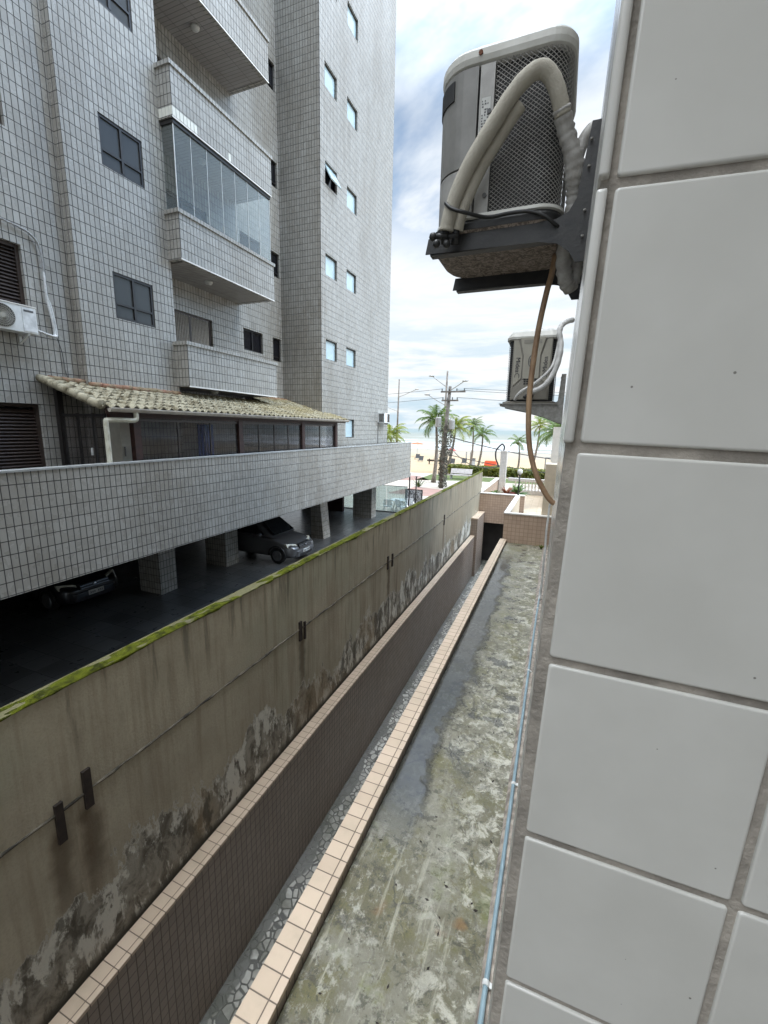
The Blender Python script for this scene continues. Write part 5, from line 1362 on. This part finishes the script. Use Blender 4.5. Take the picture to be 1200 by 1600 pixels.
palm((-2.9, 56.0, -5), (-2.25, 55.8, .75), 1.9, 'bright yellow-green palm below the farther condenser', 'palm_yellow', rt=.12, n=15)
palm((.1, 42.0, -5), (-.1, 41.6, .0), 2.9, 'wide palm beside the right wall with long arching fronds', 'palm_leaf', rt=.15)
palm((-17.2, 45.0, -5), (-17.4, 45.0, -.75), 2.5, 'bright green palm peeping over the terrace edge of the grey building', 'palm_yellow', rt=.15)

# ================================================================ POLES AND WIRES
PX, PY = -9.1, 36.0
up_ = thing('utility_pole', 'concrete utility pole with transformers and climbing plants', 'utility pole', (PX, PY, -5))
part('pole', MB().tube([(PX, PY, -5), (PX+.18, PY, .0), (PX+.38, PY, 3.5)], [.20, .17, .13], 12), 'concrete_pole', up_, smooth=True)
for z, xa, xb in ((3.06, -9.45, -7.40), (2.36, -9.35, -7.95)):
    ca = part('crossarm', MB().box(xa, xb, PY-.2, PY-.08, z-.06, z+.06), 'concrete_pole', up_)
    for k in range(4):
        x = xa+.1+(xb-xa-.2)*k/3
        part('insulator', MB().lathe((x, PY-.14, z+.06), [(.03, 0), (.05, .05), (.03, .09), (.055, .14), (.03, .20)], 8), 'beach_dark', ca)
for x, y, z in ((PX-.42, PY-.25, .18), (PX+.72, PY-.2, -.0)):
    tr_ = MB(); tr_.lathe((x, y, z), [(.20, 0), (.26, .04), (.26, .75), (.22, .82)], 14); q = part('transformer', tr_, 'galv', up_)
    bs_ = MB()
    for k in (-.1, .1): bs_.lathe((x+k, y, z+.82), [(.03, 0), (.05, .05), (.03, .1), (.04, .22)], 8)
    part('bushing', bs_, 'stone_grey', q)
m_ = MB()
for k in range(1500):
    z = random.uniform(-4.9, .5); th = random.uniform(0, 6.28); rr2 = .25+abs(random.gauss(0, .12))*(1.5 if z > -1.6 else .7)
    if -2.2 < z < .4 and random.random() < .35: th = random.gauss(0, .5); rr2 += .25
    p = Vector((PX+.1+rr2*math.cos(th), PY+rr2*math.sin(th), z)); s = random.uniform(.04, .10)
    a = Vector((random.gauss(0, 1), random.gauss(0, 1), random.gauss(0, 1))).normalized()*s; b_ = a.orthogonal().normalized()*s*.7
    m_.quad(p-a, p-b_, p+a, p+b_)
part('climber_leaves', m_, 'climber', up_, fixn=False, weld=False)
for px_, py_, zt, lab, arms in ((-12.0, 48.0, 6.3, 'tall street light pole behind the utility pole, with paired arms', ((4.4, 1.9), (3.0, -2.0), (5.0, -1.6))), (-25.7, 70.0, 8.1, 'street light pole near the corner of the grey building, farther away', ((5.6, 3.0), (3.2, -3.0)))):
    s_ = thing('street_light', lab, 'street light', (px_, py_, -5), 'street lights along the beach road')
    part('pole', MB().tube([(px_-.2, py_, -5), (px_, py_, zt)], [.20, .09], 9), 'concrete_pole', s_, smooth=True)
    for z, dx in arms:
        a_ = part('arm', MB().tube(smooth_path([(px_, py_, z-.4), (px_+dx*.5, py_-.1, z+.15), (px_+dx, py_-.2, z+.75)], 4), .055, 6), 'galv', s_, smooth=True)
        part('lamp_head', MB().ellipsoid((px_+dx*1.08, py_-.2, z+.80), .35, .15, .10, 10, 6), 'galv', a_, smooth=True)
def wire(a, b_, sag, label, r=.018, mat='ink_grey'):
    a, b_ = Vector(a), Vector(b_); pts = [a.lerp(b_, k/16)-Vector((0, 0, sag*4*(k/16)*(1-k/16))) for k in range(17)]
    solo('overhead_cable', MB().tube(pts, r, 5), mat, label, 'cable', group='overhead cables along the street', smooth=True)
T1 = (PX+.35, PY-.14)
wire((-9.3, T1[1], 3.3), (-40, 44, 3.4), .5, 'upper cable running left from the top of the utility pole')
wire((-9.2, T1[1], 2.6), (-40, 44, 2.4), .5, 'lower cable running left from the utility pole')
wire((-7.5, T1[1], 3.3), (25, 35, 3.1), .5, 'topmost cable running right from the utility pole')
wire((-8.1, T1[1], 3.2), (25, 36.5, 2.6), .5, 'second cable running right from the pole top, just below the topmost')
wire((-8.0, T1[1], 2.6), (25, 38, 2.0), .5, 'third cable running right from the lower crossarm of the pole')
wire((PX+.6, PY-.2, -.6), (14, 33, -1.5), 1.2, 'thick low cable sagging across the beach from the utility pole', .035, 'black_rubber')
wire((PX+.6, PY-.2, -1.3), (-2.8, 24.0, -1.9), .7, 'slack dark cable from the utility pole to the white pillar', .028, 'black_rubber')
wire((PX+.6, PY-.2, -2.1), (14, 33, -2.6), .9, 'lowest dark cable crossing in front of the hedge', .03, 'black_rubber')
# ================================================================ BEACHFRONT OBJECTS
def leafbox(mb, n, x0, x1, y0, y1, z0, z1, s0, s1):
    for k in range(n):
        x = random.uniform(x0, x1); top = z1+.18*mnoise.noise(Vector((x*.9, 0, 3)))
        p = Vector((x, random.uniform(y0, y1), z0+(top-z0)*random.random()**.6)); s = random.uniform(s0, s1)
        a = Vector((random.gauss(0, 1), random.gauss(0, 1), random.gauss(0, 1))).normalized()*s; b_ = a.orthogonal().normalized()*s*.75
        mb.quad(p-a, p-b_, p+a, p+b_)
m_ = MB(); leafbox(m_, 5200, -11.4, -5.4, 47.6, 49.2, -5.0, -3.95, .08, .17)
solo('hedge', m_, 'hedge_leaf', 'clipped yellow-green hedge between the bench and the sand', 'hedge', fixn=False, weld=False)
m_ = MB(); leafbox(m_, 5200, -5.0, 4.0, 47.8, 49.4, -5.0, -4.0, .08, .17)
solo('hedge', m_, 'hedge_leaf', 'yellow-green hedge behind the white balustrade, right of the pillar', 'hedge', fixn=False, weld=False)
bn = thing('park_bench', 'grey concrete bench with a backrest in front of the hedge', 'bench', (-9.2, 43.5, -5))
part('seat', MB().box(-10.1, -7.9, 43.2, 43.7, -4.58, -4.50), 'bench_grey', bn, bevel=.01)
part('backrest', MB().hexa([(-10.1, 43.7, -4.42), (-7.9, 43.7, -4.42), (-7.9, 43.78, -4.42), (-10.1, 43.78, -4.42), (-10.1, 43.95, -3.95), (-7.9, 43.95, -3.95), (-7.9, 44.03, -3.95), (-10.1, 44.03, -3.95)]), 'bench_grey', bn, bevel=.01)
for x in (-10.05, -8.2): part('leg', MB().box(x, x+.15, 43.25, 43.75, -5, -4.58), 'bench_grey', bn)
tp = thing('orange_booth', 'bright orange covered booth standing on the sand behind the hedge', 'booth', (-7.9, 56.5, -5))
part('cover', MB().hexa([(-8.7, 56, -4.95), (-7.1, 56, -4.95), (-7.1, 57.2, -4.95), (-8.7, 57.2, -4.95), (-8.6, 56.1, -3.85), (-7.2, 56.1, -3.85), (-7.2, 57.1, -3.85), (-8.6, 57.1, -3.85)]), 'orange', tp, bevel=.06)
part('awning', MB().hexa([(-9.6, 55.9, -4.5), (-8.72, 55.9, -4.2), (-8.72, 57.2, -4.2), (-9.6, 57.2, -4.5), (-9.6, 55.9, -4.46), (-8.72, 55.9, -4.14), (-8.72, 57.2, -4.14), (-9.6, 57.2, -4.46)]), 'concrete_pole', tp)
def parasol(x, y, label, mat, r=1.1, h=2.1):
    t = thing('beach_umbrella', label, 'beach umbrella', (x, y, -5.05), 'parasols on the sand')
    part('pole', MB().tube([(x, y, -5.05), (x, y, -5.05+h)], .025, 6), 'galv', t)
    m2 = MB(); m2.lathe((x, y, -5.05+h-.35), [(r, 0), (r*.98, .02), (r*.6, .22), (.05, .38)], 10); part('canopy', m2, mat, t)
parasol(-24.0, 76, 'open orange parasol on the sand near the corner of the grey building', 'orange', 1.4, 2.6)
parasol(-15.2, 66, 'small red parasol on the sand left of the transformer pole', 'red_cloth', .7, 2.2)
def beachchair(x, y, mat, label):
    t = thing('beach_chair', label, 'beach chair', (x, y, -5.05), 'low chairs on the beach')
    part('seat', MB().box(x-.35, x+.35, y-.3, y+.3, -4.75, -4.70), mat, t)
    part('backrest', MB().hexa([(x-.35, y+.3, -4.72), (x+.35, y+.3, -4.72), (x+.35, y+.34, -4.72), (x-.35, y+.34, -4.72), (x-.35, y+.55, -4.1), (x+.35, y+.55, -4.1), (x+.35, y+.6, -4.1), (x-.35, y+.6, -4.1)]), mat, t)
    for sx_ in (-.33, .29):
        for sy2 in (-.28, .24): part('leg', MB().box(x+sx_, x+sx_+.04, y+sy2, y+sy2+.04, -5.06, -4.75), 'galv', t)
for x, y, mt, lb_ in ((-19.5, 63.5, 'beach_dark', 'dark beach chair nearest the terrace edge of the grey building'), (-21.5, 68, 'beach_dark', 'dark beach chair below the orange parasol'), (-18.8, 70, 'stone_grey', 'grey beach chair left of the tall palm trunk'), (-15.9, 64, 'stone_grey', 'grey beach chair under the red parasol'), (-14.0, 61, 'beach_dark', 'dark beach chair just left of the transformer pole'), (-12.6, 62.5, 'beach_dark', 'dark beach chair just right of the transformer pole'), (-11.5, 63.5, 'beach_dark', 'dark beach chair between the pole and the slim palms'), (-10.9, 60, 'stone_grey', 'grey beach chair close behind the hedge')):
    beachchair(x, y, mt, lb_)
bmn = thing('timber_rail', 'dark timber rail on the sand behind the tall palm trunk', 'rail', (-15.5, 60, -5.05))
part('beam', MB().box(-17.4, -13.9, 60, 60.15, -4.55, -4.30), 'wood_dark', bmn)
for x in (-17.2, -15.6, -14.1): part('post', MB().box(x, x+.14, 60.15, 60.29, -5.1, -4.2), 'wood_dark', bmn)
for x, y, lb_ in ((-14.1, 72, 'wooden stake on the sand left of the pair of stakes'), (-13.2, 71, 'wooden stake on the sand, farther right of the pair')):
    solo('beach_stake', MB().tube([(x, y, -5.1), (x, y, -3.6)], [.13, .10], 7), 'stone_grey', lb_, 'stake')
fm = thing('shower_frame', 'grey metal frame standing on the beach beside the right wall', 'frame', (-.6, 50, -5))
m_ = MB()
for x in (-1.2, .1): m_.box(x, x+.12, 50, 50.12, -5, -2.75)
m_.box(-1.08, .1, 50, 50.12, -2.87, -2.75); m_.box(-1.08, .1, 50, 50.12, -3.55, -3.45)
part('frame', m_, 'stone_grey', fm); part('hopper', MB().box(-.35, .4, 49.9, 50.3, -2.74, -2.1), 'bench_grey', fm)

m_ = MB()
for k in range(70):
    x = random.uniform(-.98, -.15); y = random.choice((random.uniform(1.0, 4.), random.uniform(1.5, 10.5))); a = random.uniform(0, 6.28); L = random.uniform(.006, .017)
    u_ = Vector((math.cos(a), math.sin(a), 0))*L; v_ = Vector((-math.sin(a), math.cos(a), 0))*L*.45; c0 = Vector((x, y, -2.797)); hz_ = Vector((0, 0, L*.5))
    m_.add([c0-u_, c0-v_+hz_*.4, c0+u_+hz_, c0+v_], [(0, 1, 2, 3), (3, 2, 1, 0)])
lt = part('leaf_litter', m_, 'wood_dark', None, fixn=False, weld=False); lt['kind'] = 'stuff'; lt['label'] = 'small dark leaf bits scattered over the wet flat roof'
